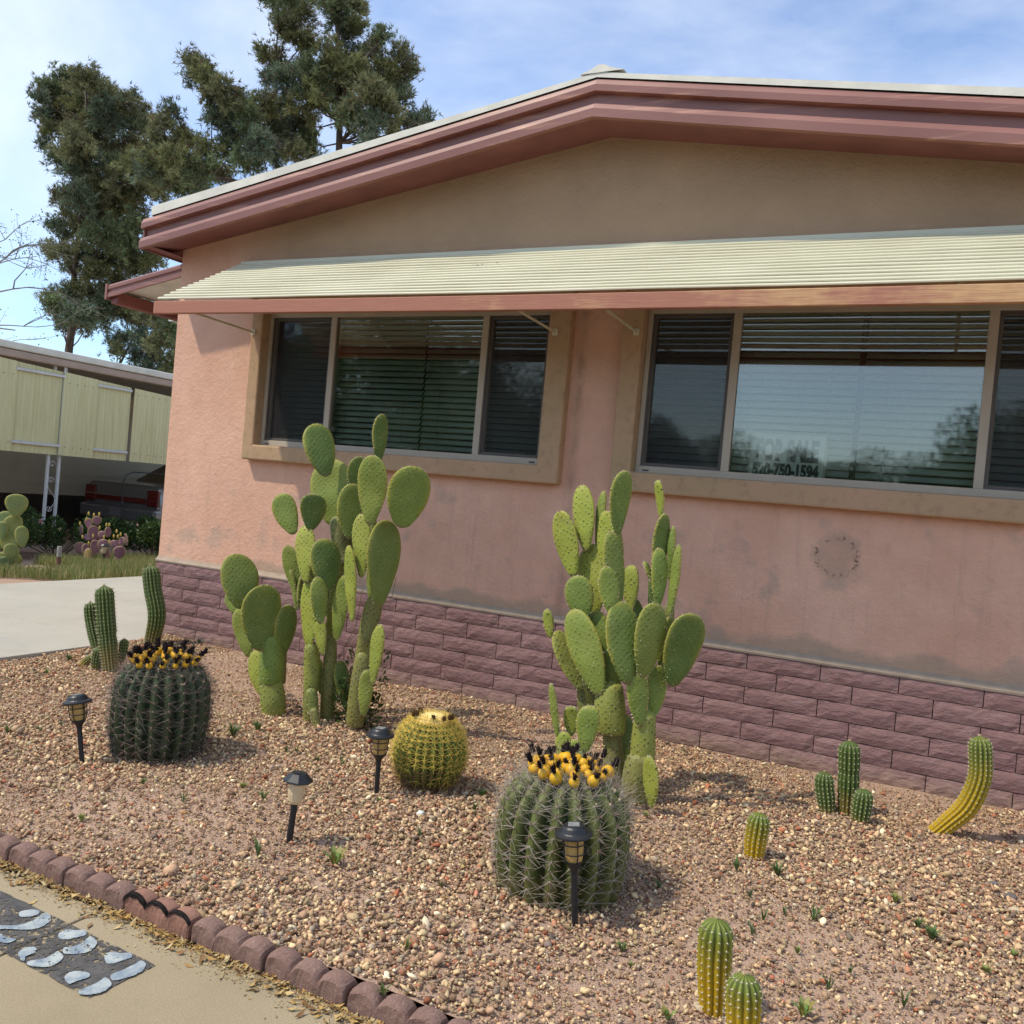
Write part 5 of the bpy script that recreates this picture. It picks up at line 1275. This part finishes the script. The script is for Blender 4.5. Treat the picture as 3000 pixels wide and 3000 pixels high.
def m_leaf(name, tr=.25, rough=.55):
    g = G(name, rough, .3); a = g.n('ShaderNodeAttribute', attribute_name='Col'); g.col(a.outputs['Color'])
    t = g.t; tl = g.n('ShaderNodeBsdfTranslucent', Color=a.outputs['Color']); mx_ = g.n('ShaderNodeMixShader'); mx_.inputs[0].default_value = tr
    t.links.new(g.b.outputs[0], mx_.inputs[1]); t.links.new(tl.outputs[0], mx_.inputs[2]); t.links.new(mx_.outputs[0], t.nodes['Material Output'].inputs[0]); return g.mat
LEAF = m_leaf('leaf_green'); GRASSM = m_leaf('grass_blade', .3)
def shrub(label, x, y, rx, ry, h, n, pal, seed, size=.048, flowers=()):
    t = thing('shrub', label, 'shrub', (x, y, 0), 0); r = random.Random(seed); bl = []
    for k in range(22):
        a = r.uniform(0, 6.28); q = math.sqrt(r.random()); bl.append((math.cos(a)*q*rx, math.sin(a)*q*ry, h*(.28+.5*r.random()*(1-.4*q)), .17, .17, .15))
    V,F,C = leafcloud(bl, [n//22]*22, size, pal, seed)
    put(bpy.data.objects.new('foliage', bigmesh('foliage', V, F, LEAF, False, C)), t)
    b = MB()
    for k in range(14):
        c = bl[k]; b.tube([(c[0]*.2,c[1]*.2,0),(c[0]*.6,c[1]*.6,c[2]*.6),(c[0],c[1],c[2])], [.008,.006,.003], 5)
    b.build('stems', simple('shrub_twig', (.12,.09,.06)), t)
    for k, (cc, nf, fm_) in enumerate(flowers):
        for q in range(nf):
            c = r.choice(bl); b = MB(); d = Vector((r.uniform(.3,1), r.uniform(-1,.6), r.uniform(0,1))).normalized(); p = Vector(c[:3])+Vector((d.x*.19,d.y*.19,d.z*.17))
            for i in range(7):
                u = Vector((r.gauss(0,1),r.gauss(0,1),r.gauss(0,1))).normalized(); w_ = u.orthogonal().normalized()*.5; b.add([p, p+u*.022+w_*.012, p+u*.03, p+u*.022-w_*.012], [(0,1,2,3)])
            b.build('flower', fm_, t)
    return t
FLP = simple('pink_flower', (.70,.32,.34), .7); FLY = simple('pale_yellow_flower', (.70,.60,.30), .7); FLW = simple('white_flower', (.75,.75,.70), .7)
GP = [(.045,.085,.020),(.06,.11,.026),(.10,.15,.035),(.03,.06,.018)]
shrub('dark green lantana mound with pink and yellow flowers below the carport post', -5.35, 3.15, .55, .85, .72, 9000, GP, 1, flowers=[(0,9,FLP),(0,7,FLY)])
shrub('dark green bush with tiny white flowers beside the wire fence', -4.75, 4.35, .5, .75, .70, 10500, GP, 2, flowers=[(0,8,FLW),(0,3,FLP)])
shrub('low green bush against the carport edge at the far left', -5.5, 1.9, .5, .7, .5, 5500, GP, 3, flowers=[(0,5,FLP)])
shrub('dark bush farther back beyond the wire fence', -5.3, 5.7, .5, .8, .6, 5500, GP, 4)
# grass verge between driveway and shrubs
def grass():
    n = 60000; x = rng.uniform(-4.6, -2.9, n); y = rng.uniform(-.8, 6.0, n); dens = np.array([noise.noise(Vector((a*1.3, b*1.3, 5))) for a, b in zip(x, y)])
    left = np.clip((1.2-y)/2.2, 0, 1); edge = np.clip((-2.9-x)/.25, 0, 1); keep = (dens > -.05+left*.25) & (rng.random(n) < .35+.65*edge); x, y, dens = x[keep], y[keep], dens[keep]; n = len(x)
    h = rng.uniform(.04,.15,n)*(1+.6*np.clip(dens,0,1)); a = rng.uniform(0,6.28,n); w = rng.uniform(.0025,.005,n); ln = rng.normal(0,.03,(n,2))
    p = np.stack([x,y,np.full(n,-.03)],1); s = np.stack([np.cos(a),np.sin(a),0*a],1)*w[:,None]; m = p+np.stack([ln[:,0]*.4,ln[:,1]*.4,h*.6],1); t = p+np.stack([ln[:,0],ln[:,1],h],1)
    v = np.stack([p-s,p+s,m+s*.7,m-s*.7,t],1); F3 = (np.array([(0,1,2),(0,2,3),(3,2,4)])[None]+(np.arange(n)*5)[:,None,None]).reshape(-1,3)
    pal = np.array([(.17,.24,.06),(.23,.28,.08),(.40,.36,.16),(.52,.44,.24),(.27,.32,.11)]); C = np.repeat(pal[rng.integers(0,5,n)]*rng.uniform(.8,1.2,(n,1)),5,0)
    o = put(bpy.data.objects.new('grass', bigmesh('grass', v.reshape(-1,3), F3, GRASSM, False, C))); o['kind'] = 'stuff'; tag(o, 'patchy green and straw coloured grass beyond the driveway', 'grass')
grass()
vy = MB()
for j in range(30):
    for i in range(12): vy.v.append((-6.3+3.43*i/11, -4+16*j/29, -.045+.02*noise.noise(Vector((i*.6, j*.6, 1)))))
for j in range(29):
    for i in range(11): vy.f.append((j*12+i, j*12+i+1, (j+1)*12+i+1, (j+1)*12+i)); vy.m.append(0)
vy.build('neighbour_soil', DIRT, kind='structure', smooth=True)
n = 5200; x = rng.uniform(-4.6,-2.88,n); y = rng.uniform(-1.2,5.5,n)
# purple prickly pear and the pale green one at the left edge
Z3 = mk(0, 933.8, .15334)
pu = thing('prickly_pear', 'low purple prickly pear with yellow buds in the grass beyond the driveway', 'cactus'); pu.location = (-4.2, 3.05, 0); YP = 3.05
PP = [(985,720,985,580,125,-.05,10),(1060,760,1050,600,90,-.15,-30),(1100,830,1095,680,80,-.2,30),(1165,720,1170,555,110,0,-10),(1270,690,1275,545,125,-.06,10),(1290,770,1290,640,90,-.1,0),(1150,560,1150,380,120,.05,5),(1100,420,1085,290,90,.05,30),(1190,370,1190,262,100,.05,-5),(1010,520,985,370,60,.1,50),
      (1250,540,1255,445,85,.05,10),(1330,520,1325,400,80,.05,-35),(1410,660,1405,555,110,-.05,5),(1470,780,1475,630,135,-.15,0),(1500,640,1500,520,80,0,35),(1560,620,1555,480,50,.02,50),(1100,560,1060,480,90,.1,10),(1220,560,1215,490,110,.12,0),(1330,800,1330,690,70,.05,20),(1460,850,1440,760,80,0,-10)]
for i, (bx,by,tx,ty,w,d,yaw) in enumerate(PP): pad(pu, Z3, YP, bx,by,tx,ty,w,d,yaw,'p',PURP,seed=200+i)
pad(pu, Z3, YP, 1070,850,1085,660,80,-.22,15,'p',simple('ochre_dying_pad', (.45,.30,.12)),seed=240)
BUD = simple('yellow_bud', (.55,.40,.10), .6)
for bx, by in ((1090,232),(1155,250),(1220,240),(1065,300),(985,355),(1310,372),(1345,370),(1225,408),(1145,508),(1015,520),(1400,512),(1450,515),(1485,490),(1435,450),(1280,520),(1090,600),(1345,575)):
    p = at(*Z3(bx,by), YP-.05)-Vector(pu.location); b = MB(); b.lathe([(.008,-.02),(.014,0),(.012,.02),(.001,.034)], 7, M=Matrix.Translation(p)); b.build('bud', BUD, pu, smooth=True)
pl = thing('prickly_pear', 'pale green prickly pear cut off by the left edge of the view', 'cactus'); pl.location = (-4.0, 1.45, 0); YL = 1.45
PL = [(60,930,60,700,330,0,10),(140,800,130,600,170,-.06,-15),(270,640,265,385,150,-.08,-12),(200,260,195,-10,235,0,-5),(90,430,50,205,170,.05,10),(190,480,150,260,200,.05,0),(30,560,35,325,110,-.08,25),(120,720,110,420,200,.0,8),(-40,700,-60,380,200,.05,10),(60,900,70,760,200,-.05,0)]
PALEP = m_pad('pale_green_pad_skin', (.13,.19,.07), (.18,.24,.09), .1)
for i, (bx,by,tx,ty,w,d,yaw) in enumerate(PL): pad(pl, Z3, YL, bx,by,tx,ty,w,d,yaw,'p',PALEP,seed=260+i,th=.03)
random.seed(5)
lamp('small black solar lamp among the purple prickly pear pads', -3.98, 2.85, .30, 0, 0, 'plain')
pc = thing('marker_stake', 'short clear and brown stake standing in the grass left of the purple prickly pear', 'stake', (-4.05, 2.25, 0)); b = MB(); b.tube([(0,0,0),(0,0,.12)], .024, 10); b.build('stub', simple('brown_stub', (.16,.09,.07)), pc); b = MB(); b.tube([(0,0,.12),(0,0,.25)], .028, 10); b.build('sleeve', simple('hazy_plastic_sleeve', (.35,.36,.34), .4), pc)
# ------------------------------------------------------------------ pines behind
NEED = m_leaf('pine_needle', .2, .6); BARK = simple('pine_bark', (.085,.065,.05), .9, .1, .3, 4, .5, 12)
def pine(label, D, base_uv, blobs, limbs, fn, seed, n_mul=1.0):
    """crown of needle tufts gathered in boughs round a real trunk; D metres away"""
    r = np.random.default_rng(seed); pxm = FPX/K/D
    def pos3(u, v, dd=0): return CAM + ray(u, v)*(D+dd)
    t0 = pos3(*base_uv); base = Vector((t0.x, t0.y, 0)); t = thing('pine_tree', label, 'tree', base)
    V=[];C=[];cent=[]
    for x, y, rad in blobs:
        u, v, s = *fn(x, y), fn.s; R = rad*s/pxm*.98; dd = r.uniform(-1.5, 1.5)*(1 if R > .3 else .7); c = np.array(pos3(u, v, dd)); cent.append((c, R))
        tone = np.array([(.140,.180,.085),(.185,.200,.080),(.120,.160,.100),(.175,.185,.088)][r.integers(0,4)])
        ns = int(np.clip(27*(R/.45)**1.3*n_mul, 10, 52))
        sd_ = nrm(r.normal(size=(ns,3))*np.array([1,1.2,.85])+np.array([0,0,.38])); L_ = R*r.uniform(.75,1.32,ns); nt_ = int(np.clip(30*(R/.45)**.8, 12, 44))
        q = r.uniform(.12,1,(ns,nt_)); st0 = c+r.normal(size=(ns,1,3))*R*.22
        ps = (st0 + sd_[:,None,:]*(L_[:,None]*q)[:,:,None] + r.normal(size=(ns,nt_,3))*(.05+.08*(1-q))[:,:,None]); ps[:,:,2] -= (.10*q*q*L_[:,None])
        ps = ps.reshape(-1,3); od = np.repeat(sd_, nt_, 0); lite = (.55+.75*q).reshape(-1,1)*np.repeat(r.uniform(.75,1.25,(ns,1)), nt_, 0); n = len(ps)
        for k in range(8):
            dirn = nrm(od*.75+r.normal(size=(n,3))*.55+np.array([0,0,.25])); ln = r.uniform(.07,.15,n)[:,None]; s_ = nrm(np.cross(dirn, r.normal(size=(n,3))))*.0098
            st_ = ps + r.normal(size=(n,3))*.012; V.append(np.stack([st_-s_, st_+s_, st_+dirn*ln],1).reshape(-1,3))
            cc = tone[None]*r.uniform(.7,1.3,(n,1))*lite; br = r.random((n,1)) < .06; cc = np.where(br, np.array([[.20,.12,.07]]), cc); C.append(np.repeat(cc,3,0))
    V = np.concatenate(V)-np.array(base); C = np.concatenate(C); put(bpy.data.objects.new('crown', bigmesh('crown', V, np.arange(len(V)).reshape(-1,3), NEED, False, C)), t)
    b = MB(); top = None
    for li, (pts, r0, r1) in enumerate(limbs):
        P_ = [pos3(u, v, dd)-base for u, v, dd in pts]
        if li == 0: P_ = [Vector((0,0,-.1))]+P_
        n = len(P_); b.tube(P_, [r0+(r1-r0)*i/(n-1) for i in range(n)], 8)
    b.build('trunk', BARK, t, smooth=True)
    b = MB(); tr = [pos3(u, v, dd) for u, v, dd in limbs[0][0]]; rr_ = random.Random(seed)
    allp = [pos3(u, v, dd) for L0 in limbs for u, v, dd in L0[0]]
    for c, R in cent:
        c = Vector(c); q = min(allp, key=lambda p: (p-c).length+(2 if p.z > c.z else 0)); m_ = (q+c)/2+Vector((0,0,-.1)); b.tube([q-base, m_-base, c-base, c-base+(c-q).normalized()*R*.7], [.022,.016,.010,.003], 5, cap=False)
        for k in range(3):
            e = c+Vector((rr_.uniform(-1,1), rr_.uniform(-1,1), rr_.uniform(-.4,1)))*R*.9; b.tube([c-base, e-base], [.005,.002], 4, cap=False)
    b.build('branches', BARK, t); return t
ZA = mk(0, 128.8, .2333); ZB = mk(354.2, 0, .26667)
A_ = [(560,110,110),(700,100,120),(400,190,100),(840,200,110),(300,240,55),(520,280,140),(700,300,150),(860,370,130),(1000,280,85),(1060,215,40),(1130,330,65),(400,400,105),(560,480,150),(760,520,160),(980,450,120),(1100,430,80),(400,520,75),(375,630,45),(620,640,140),(860,680,150),(1040,640,130),(1190,500,80),(1260,440,50),(500,740,100),(700,800,150),(920,850,140),(1100,820,120),(640,900,90),(800,960,130),(1000,1000,140),(1180,960,120),(500,1030,75),(620,1060,120),(850,1100,140),(1060,1150,120),(540,1120,70),(700,1200,140),(900,1250,150),(1100,1300,110),(440,1270,45),(500,1330,50),(640,1320,120),(850,1400,150),(1050,1450,120),(1200,1540,90),(410,1470,70),(520,1500,95),(700,1520,100),(900,1560,150),(1100,1600,120),(1260,1560,60),(590,1620,60),(760,1680,110),(950,1740,110),(620,1790,75),
 (420,1860,60),(540,1830,80),(760,1850,110),(900,1900,120),(1060,1850,110),(480,1970,100),(640,2000,120),(820,1980,130),(1000,1960,110),(520,2080,80),(700,2090,80),(1150,2020,120),(1300,2000,130),(1420,2050,110),(1000,2220,90),(1150,2180,90),(1300,2200,110),(1420,2240,100),(950,2310,60),(1100,2320,80),(1250,2340,100),(1400,2370,100),(1180,2440,60),(1350,2470,90)]
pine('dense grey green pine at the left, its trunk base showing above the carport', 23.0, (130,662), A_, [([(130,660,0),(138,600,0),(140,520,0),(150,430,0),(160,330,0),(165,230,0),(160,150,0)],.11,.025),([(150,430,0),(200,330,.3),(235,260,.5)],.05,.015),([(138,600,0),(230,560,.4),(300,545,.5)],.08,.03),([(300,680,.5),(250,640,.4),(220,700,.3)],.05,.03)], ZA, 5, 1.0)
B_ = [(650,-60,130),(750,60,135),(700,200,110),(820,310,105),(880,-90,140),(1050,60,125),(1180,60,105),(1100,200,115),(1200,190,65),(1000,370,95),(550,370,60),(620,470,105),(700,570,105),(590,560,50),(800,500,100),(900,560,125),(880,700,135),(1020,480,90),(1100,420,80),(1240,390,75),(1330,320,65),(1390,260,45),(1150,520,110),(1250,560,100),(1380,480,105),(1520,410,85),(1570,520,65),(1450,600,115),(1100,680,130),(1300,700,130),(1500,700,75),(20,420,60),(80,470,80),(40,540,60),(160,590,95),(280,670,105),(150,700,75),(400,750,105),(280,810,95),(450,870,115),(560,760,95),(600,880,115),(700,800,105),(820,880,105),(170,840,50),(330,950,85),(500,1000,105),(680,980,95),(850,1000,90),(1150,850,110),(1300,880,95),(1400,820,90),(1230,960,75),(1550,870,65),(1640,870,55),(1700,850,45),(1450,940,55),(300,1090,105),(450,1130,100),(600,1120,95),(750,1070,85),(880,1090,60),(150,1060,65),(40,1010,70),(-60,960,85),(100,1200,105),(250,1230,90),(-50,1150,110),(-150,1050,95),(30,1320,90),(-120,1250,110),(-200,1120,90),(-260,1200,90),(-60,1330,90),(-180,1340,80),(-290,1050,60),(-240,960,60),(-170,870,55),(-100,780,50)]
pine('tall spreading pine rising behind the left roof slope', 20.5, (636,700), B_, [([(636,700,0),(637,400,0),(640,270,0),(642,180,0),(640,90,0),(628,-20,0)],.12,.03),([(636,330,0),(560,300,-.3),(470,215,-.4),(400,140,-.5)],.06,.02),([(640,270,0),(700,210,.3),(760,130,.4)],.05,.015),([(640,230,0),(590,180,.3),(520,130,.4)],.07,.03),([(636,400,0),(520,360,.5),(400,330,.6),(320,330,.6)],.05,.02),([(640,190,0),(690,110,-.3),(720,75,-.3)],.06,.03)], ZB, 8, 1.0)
# sparse twiggy tree at the left edge
def twigtree():
    rr_ = random.Random(17); D = 17; base = CAM+ray(-150, 800)*D; base.z = 0; t = thing('tree', 'sparse twiggy tree with few leaves reaching in from the left edge', 'tree', base); b = MB(); lv = []
    def grow(p, d, ln, r, k):
        n = 4; pts = [p]
        for i in range(n): d = (d+Vector((rr_.gauss(0,.16),rr_.gauss(0,.16),rr_.gauss(0,.12)))).normalized(); pts.append(pts[-1]+d*ln/n)
        b.tube([q-base for q in pts], [r*(1-.55*i/n) for i in range(n+1)], 5, cap=False)
        if k == 0 or r < .006:
            for q in pts[1:]: lv.append(q)
            return
        for i in range(2+(rr_.random() < .6)): q = rr_.choice(pts[2:]); d2 = (d+Vector((rr_.gauss(0,.6),rr_.gauss(0,.6),rr_.gauss(0,.5)))).normalized(); grow(q, d2, ln*rr_.uniform(.6,.8), r*.6, k-1)
    b.tube([Vector((0,0,0)), (CAM+ray(-120,600)*D)-base], [.14,.07], 8)
    for (u0,v0,u1,v1,ln,r) in ((-60,560,60,548,1.3,.03),(-80,600,60,622,1.4,.032),(-60,520,40,470,1.2,.028),(-60,640,50,655,1.1,.02),(-60,500,20,420,1.0,.022)):
        p = CAM+ray(u0,v0)*D; q = CAM+ray(u1,v1)*D; grow(p, (q-p).normalized(), ln*.85, r*.8, 4)
    b.build('branches', simple('pale_twig_bark', (.14,.12,.10)), t)
    r = np.random.default_rng(4); P_ = np.array([tuple(q-base) for q in lv]); P_ = P_[r.random(len(P_)) < .8]; P_ = np.repeat(P_, 2, 0)+r.normal(size=(len(P_)*2,3))*.05
    n = len(P_); a = nrm(r.normal(size=(n,3))+np.array([0,0,-.3])); s = nrm(np.cross(a, r.normal(size=(n,3))))*.014; l = r.uniform(.03,.055,(n,1)); v = np.stack([P_,P_+a*l*.5+s,P_+a*l,P_+a*l*.5-s],1)
    put(bpy.data.objects.new('crown', bigmesh('crown', v.reshape(-1,3), np.arange(n*4).reshape(-1,4), LEAF, False, np.repeat(np.array([(.07,.11,.04)])*r.uniform(.7,1.3,(n,1)),4,0))), t)
twigtree()

# ------------------------------------------------------------------ what the windows mirror: trees and a house across the street
def tree_proto(seed, h, cr, n, pal):
    r = np.random.default_rng(seed); bl = []
    for k in range(26):
        a = r.uniform(0, 6.28); q = math.sqrt(r.random())*.8; bl.append((math.cos(a)*q*cr, math.sin(a)*q*cr, h*(.20+.70*r.random()*(1-.35*q)), cr*.36, cr*.36, cr*.28))
    V,F,C = leafcloud(bl, [n//26]*26, .11, pal, seed, wr=.7); cm = bigmesh('crown', V, F, LEAF, False, C)
    b = MB(); b.tube([(0,0,-.1),(.05,0,h*.25),(0,.05,h*.5)], [h*.03,h*.022,h*.016], 8)
    for k in range(9): c = bl[k]; b.tube([(0,.03,h*.33),(c[0]*.5,c[1]*.5,h*.48),(c[0],c[1],c[2])], [h*.014,h*.01,h*.004], 6)
    return cm, b.mesh('trunk', BARK)
TG = [(.05,.085,.02),(.07,.11,.03),(.04,.065,.02)]
pr_ = [tree_proto(1, 5, 2.4, 15000, TG), tree_proto(2, 5, 2.8, 15000, [(.08,.12,.03),(.06,.09,.03)])]
lab = ['broad tree across the street, mirrored in the window glass']
for i, (x, y, s, k) in enumerate(((-13.5,-25,1.75,0),(-10.0,-27,1.5,1),(-18,-24,1.9,1),(-22,-27,1.8,0),(-6.5,-32,1.15,0),(-3,-34,1.1,1),(.5,-35,.98,0),(3.2,-34,1.02,1),(5.6,-33,.95,0),(7.6,-33,1.0,1),(9.8,-29,1.5,1),(13,-31,1.2,0),(-9,-20,1.1,1),(-6.2,-23,.95,0),(17,-30,1.2,1))):
    t = thing('street_tree', 'leafy tree across the street that shows only as a reflection in the windows', 'tree', (x, y, 0), i*1.3, 'trees across the street'); t.scale = (s,s,s)
    put(bpy.data.objects.new('crown', pr_[k][0]), t); put(bpy.data.objects.new('trunk', pr_[k][1]), t)

for (x0_, y0_, w_, lb_) in ((-22, -21, 15, 'long hedge across the street seen only in the window reflections, left part'), (-6.5, -24, 12, 'long hedge across the street seen only in the window reflections, middle part'), (6.0, -23, 12, 'long hedge across the street seen only in the window reflections, right part')):
    t = thing('hedge', lb_, 'hedge', (x0_, y0_, 0)); rr_ = random.Random(int(x0_)+50); bl = [(rr_.uniform(0, w_), rr_.uniform(-.5,.5), rr_.uniform(.3,1.7), .8, .5, .6) for _ in range(60)]
    V,F,C = leafcloud(bl, [320]*60, .13, TG, 31, wr=.7); put(bpy.data.objects.new('foliage', bigmesh('foliage', V, F, LEAF, False, C)), t)
    b = MB(); [b.tube([(c[0],0,0),(c[0],c[1],c[2])], .03, 5) for c in bl[::3]]; b.build('stems', BARK, t)
# ------------------------------------------------------------------ weeds and loose stones
def weed_mesh(seed, n, h, w, col_):
    r = random.Random(seed); b = MB(); cc = []
    for k in range(n):
        a = r.uniform(0, 6.28); l = h*r.uniform(.55,1.1); o_ = Vector((math.cos(a), math.sin(a), 0)); up = Vector((0,0,1)); lean = r.uniform(.15,.8); s = Vector((-math.sin(a), math.cos(a), 0))*w*r.uniform(.6,1.2)
        p0 = o_*.003; p1 = p0+o_*l*lean*.4+up*l*.55; p2 = p0+o_*l*lean+up*l*(1-.3*lean)
        b.add([p0-s*.3, p0+s*.3, p1+s, p1-s, p2], [(0,1,2,3),(3,2,4)]); c = [x*r.uniform(.75,1.25) for x in col_]; cc += [c]*5
    me = b.mesh('weed', LEAF); ca = me.color_attributes.new('Col', 'FLOAT_COLOR', 'POINT'); c4 = np.ones((len(cc),4), np.float32); c4[:,:3] = cc; ca.data.foreach_set('color', c4.ravel()); return me
wm = [weed_mesh(1, 9, .055, .005, (.10,.14,.05)), weed_mesh(2, 12, .05, .006, (.13,.17,.06)), weed_mesh(3, 7, .07, .005, (.09,.13,.045)), weed_mesh(4, 16, .045, .008, (.25,.29,.08)), weed_mesh(5, 30, .09, .006, (.11,.16,.05))]
WL = [(440,1385,4,1.2,'leafy green weed clump between the dark barrel and the left prickly pear'),(486,1375,4,1,'smaller green weed clump right beside the leafy one'),(15,1375,1,1.2,0),(75,1375,1,1,0),(88,1268,1,1,0),(130,1240,4,.8,0),(115,1365,1,.8,0),(270,1478,1,.9,0),(155,1545,3,.9,0),(345,1515,2,.9,0),(487,1612,2,1.3,'upright green weed sprig near the plain frosted lamp'),(632,1625,3,2.0,'yellow green weed standing alone below the frosted lamp'),(497,1510,1,1.1,0),(458,1490,3,1,0),(540,1415,0,1,0),(560,1415,2,.9,0),(645,1440,2,1,0),(600,1430,1,.8,0),(715,1510,3,.6,0),(895,1530,2,1.1,0),(910,1500,4,.8,'green weed at the right foot of the golden barrel'),(793,1575,2,.9,0),(765,1800,1,.9,0),(1175,1780,1,1,0),(832,1665,0,.7,0),(1245,1670,2,1,0),(1218,1540,3,.9,0),(1190,1810,3,.6,0),
 (1390,1640,2,1.2,'dark green weed below the short torch cactus'),(1467,1648,4,.9,'broad leaved dark weed right of the short torch cactus'),(1440,1730,2,1,0),(1535,1730,2,1.2,0),(1420,1755,2,.9,0),(1415,1690,2,.9,0),(1480,1720,0,.8,0),(1732,1745,4,.7,0),(1758,1770,4,.9,'bronze green weed in the open gravel at the right'),(1690,1695,3,1.1,'pale lime weed leaf upright in the right gravel'),(1505,1790,3,.8,0),(1605,1830,0,.8,0),(1565,1860,2,1,0),(1705,1895,2,1.1,0),(1860,1835,3,1,'bright lime weed at the far right'),(1912,1800,3,.9,0),(1515,1915,3,1.5,'pale green weed at the bottom edge right of the yellow cactus pair'),(1260,1925,3,1.1,0),(720,1905,1,.9,0),(1330,1470,1,.8,0),(1215,1400,1,.8,0),(560,1240,1,.7,0),(330,1226,4,.6,0),(375,1215,4,.6,0),(470,1240,1,.7,0),(405,1290,1,.8,0),(1290,1415,1,.7,0),(980,1640,0,.7,0)]
for i, (u, v, k, s, lb) in enumerate(WL):
    p = gr(u, v, .01); o = bpy.data.objects.new('weed', wm[k]); o.location = (p.x, p.y, bedz(p.x, p.y)-.002); o.rotation_euler = (0,0,i*1.7); s *= .78; o.scale = (s,s,s); put(o)
    tag(o, lb or 'small green weed sprouting through the gravel', 'weed', None if lb else 'small weeds in the gravel')
# feathery dead stalks inside the left prickly pear
ds = thing('dry_weed', 'thin dry weed stalks climbing through the left prickly pear', 'weed', (2.98,-1.05,0)); b = MB()
for uvs in (((640,1290),(655,1215),(700,1165),(740,1125),(748,1088)),((628,1340),(640,1240),(672,1180),(684,1112)),((620,1330),(632,1270),(618,1190)),((640,1360),(650,1300),(700,1220),(712,1150))):
    pts = [at(u, v, -1.0)-Vector((2.98,-1.05,0)) for u, v in [(uvs[0][0]-60 if 0 else uvs[0][0], uvs[0][1])]+list(uvs[1:])]; b.tube(pts, .0016, 4)
b.build('stalks', simple('dry_green_stalk', (.13,.13,.05)), ds)
V,F,C = leafcloud([(-.12,0,.12,.10,.06,.14),(-.02,0,.10,.12,.06,.12),(.06,.02,.3,.05,.05,.16),(-.1,.0,.3,.04,.05,.15)], [260,260,70,70], .035, [(.05,.09,.02),(.09,.12,.03),(.12,.10,.04)], 9)
put(bpy.data.objects.new('leaves', bigmesh('leaves', V, F, LEAF, False, C)), ds)
def rock(label, u, v, s, c, seed, flat=.5):
    r = random.Random(seed); bmx = bmesh.new(); bmesh.ops.create_icosphere(bmx, subdivisions=2, radius=1)
    for q in bmx.verts: k = 1+.28*noise.noise(q.co*1.1+Vector((seed*3,0,0)))+r.uniform(-.04,.04); q.co = Vector((q.co.x*k, q.co.y*k*.75, q.co.z*k*flat))
    me = bpy.data.meshes.new('stone'); bmx.to_mesh(me); bmx.free(); me.materials.append(simple('stone_'+str(seed), c, .85, .2, .15, 30, .3, 80))
    o = put(bpy.data.objects.new('stone', me)); p = gr(u, v, .015); o.location = (p.x, p.y, bedz(p.x,p.y)+s*flat*.45); o.scale = (s,s,s); o.rotation_euler = (0,0,seed*1.3); tag(o, label, 'stone')
for i, a in enumerate((('dark grey flat stone at the right edge of the gravel',1908,1683,.032,(.14,.12,.11)),('small slate stone left of the dark flat stone at the right edge',1876,1656,.018,(.15,.14,.15)),('tan rounded stone under the right edge dark stone',1915,1708,.024,(.52,.42,.28)),('round brown pebble in front of the front barrel cactus, left side',1035,1776-8,.018,(.24,.18,.15)),('orange brick chip just below the caged lamp by the golden barrel',742,1512+0,.016,(.42,.15,.08)),('white glassy stone in front of the golden barrel',793,1534,.022,(.70,.72,.66)),('tan cobble below the plain frosted lamp to its right',665,1730,.026,(.50,.36,.20)),('terracotta chip in the lower gravel near the edging',775,1787,.022,(.45,.16,.09)),('long tan stone left of the yellow cactus pair',1320+0,1955-60,.02,(.5,.4,.27)),('tan log shaped stone near the left prickly pear',568,1385,.022,(.46,.34,.20)),('tan stone left of the short torch cactus base',1408,1518,.022,(.50,.40,.26)),('cream stone behind the three stemmed torch cactus',1530+10,1347+200,.017,(.6,.5,.35)))): rock(*a[:4], a[4], i+1)
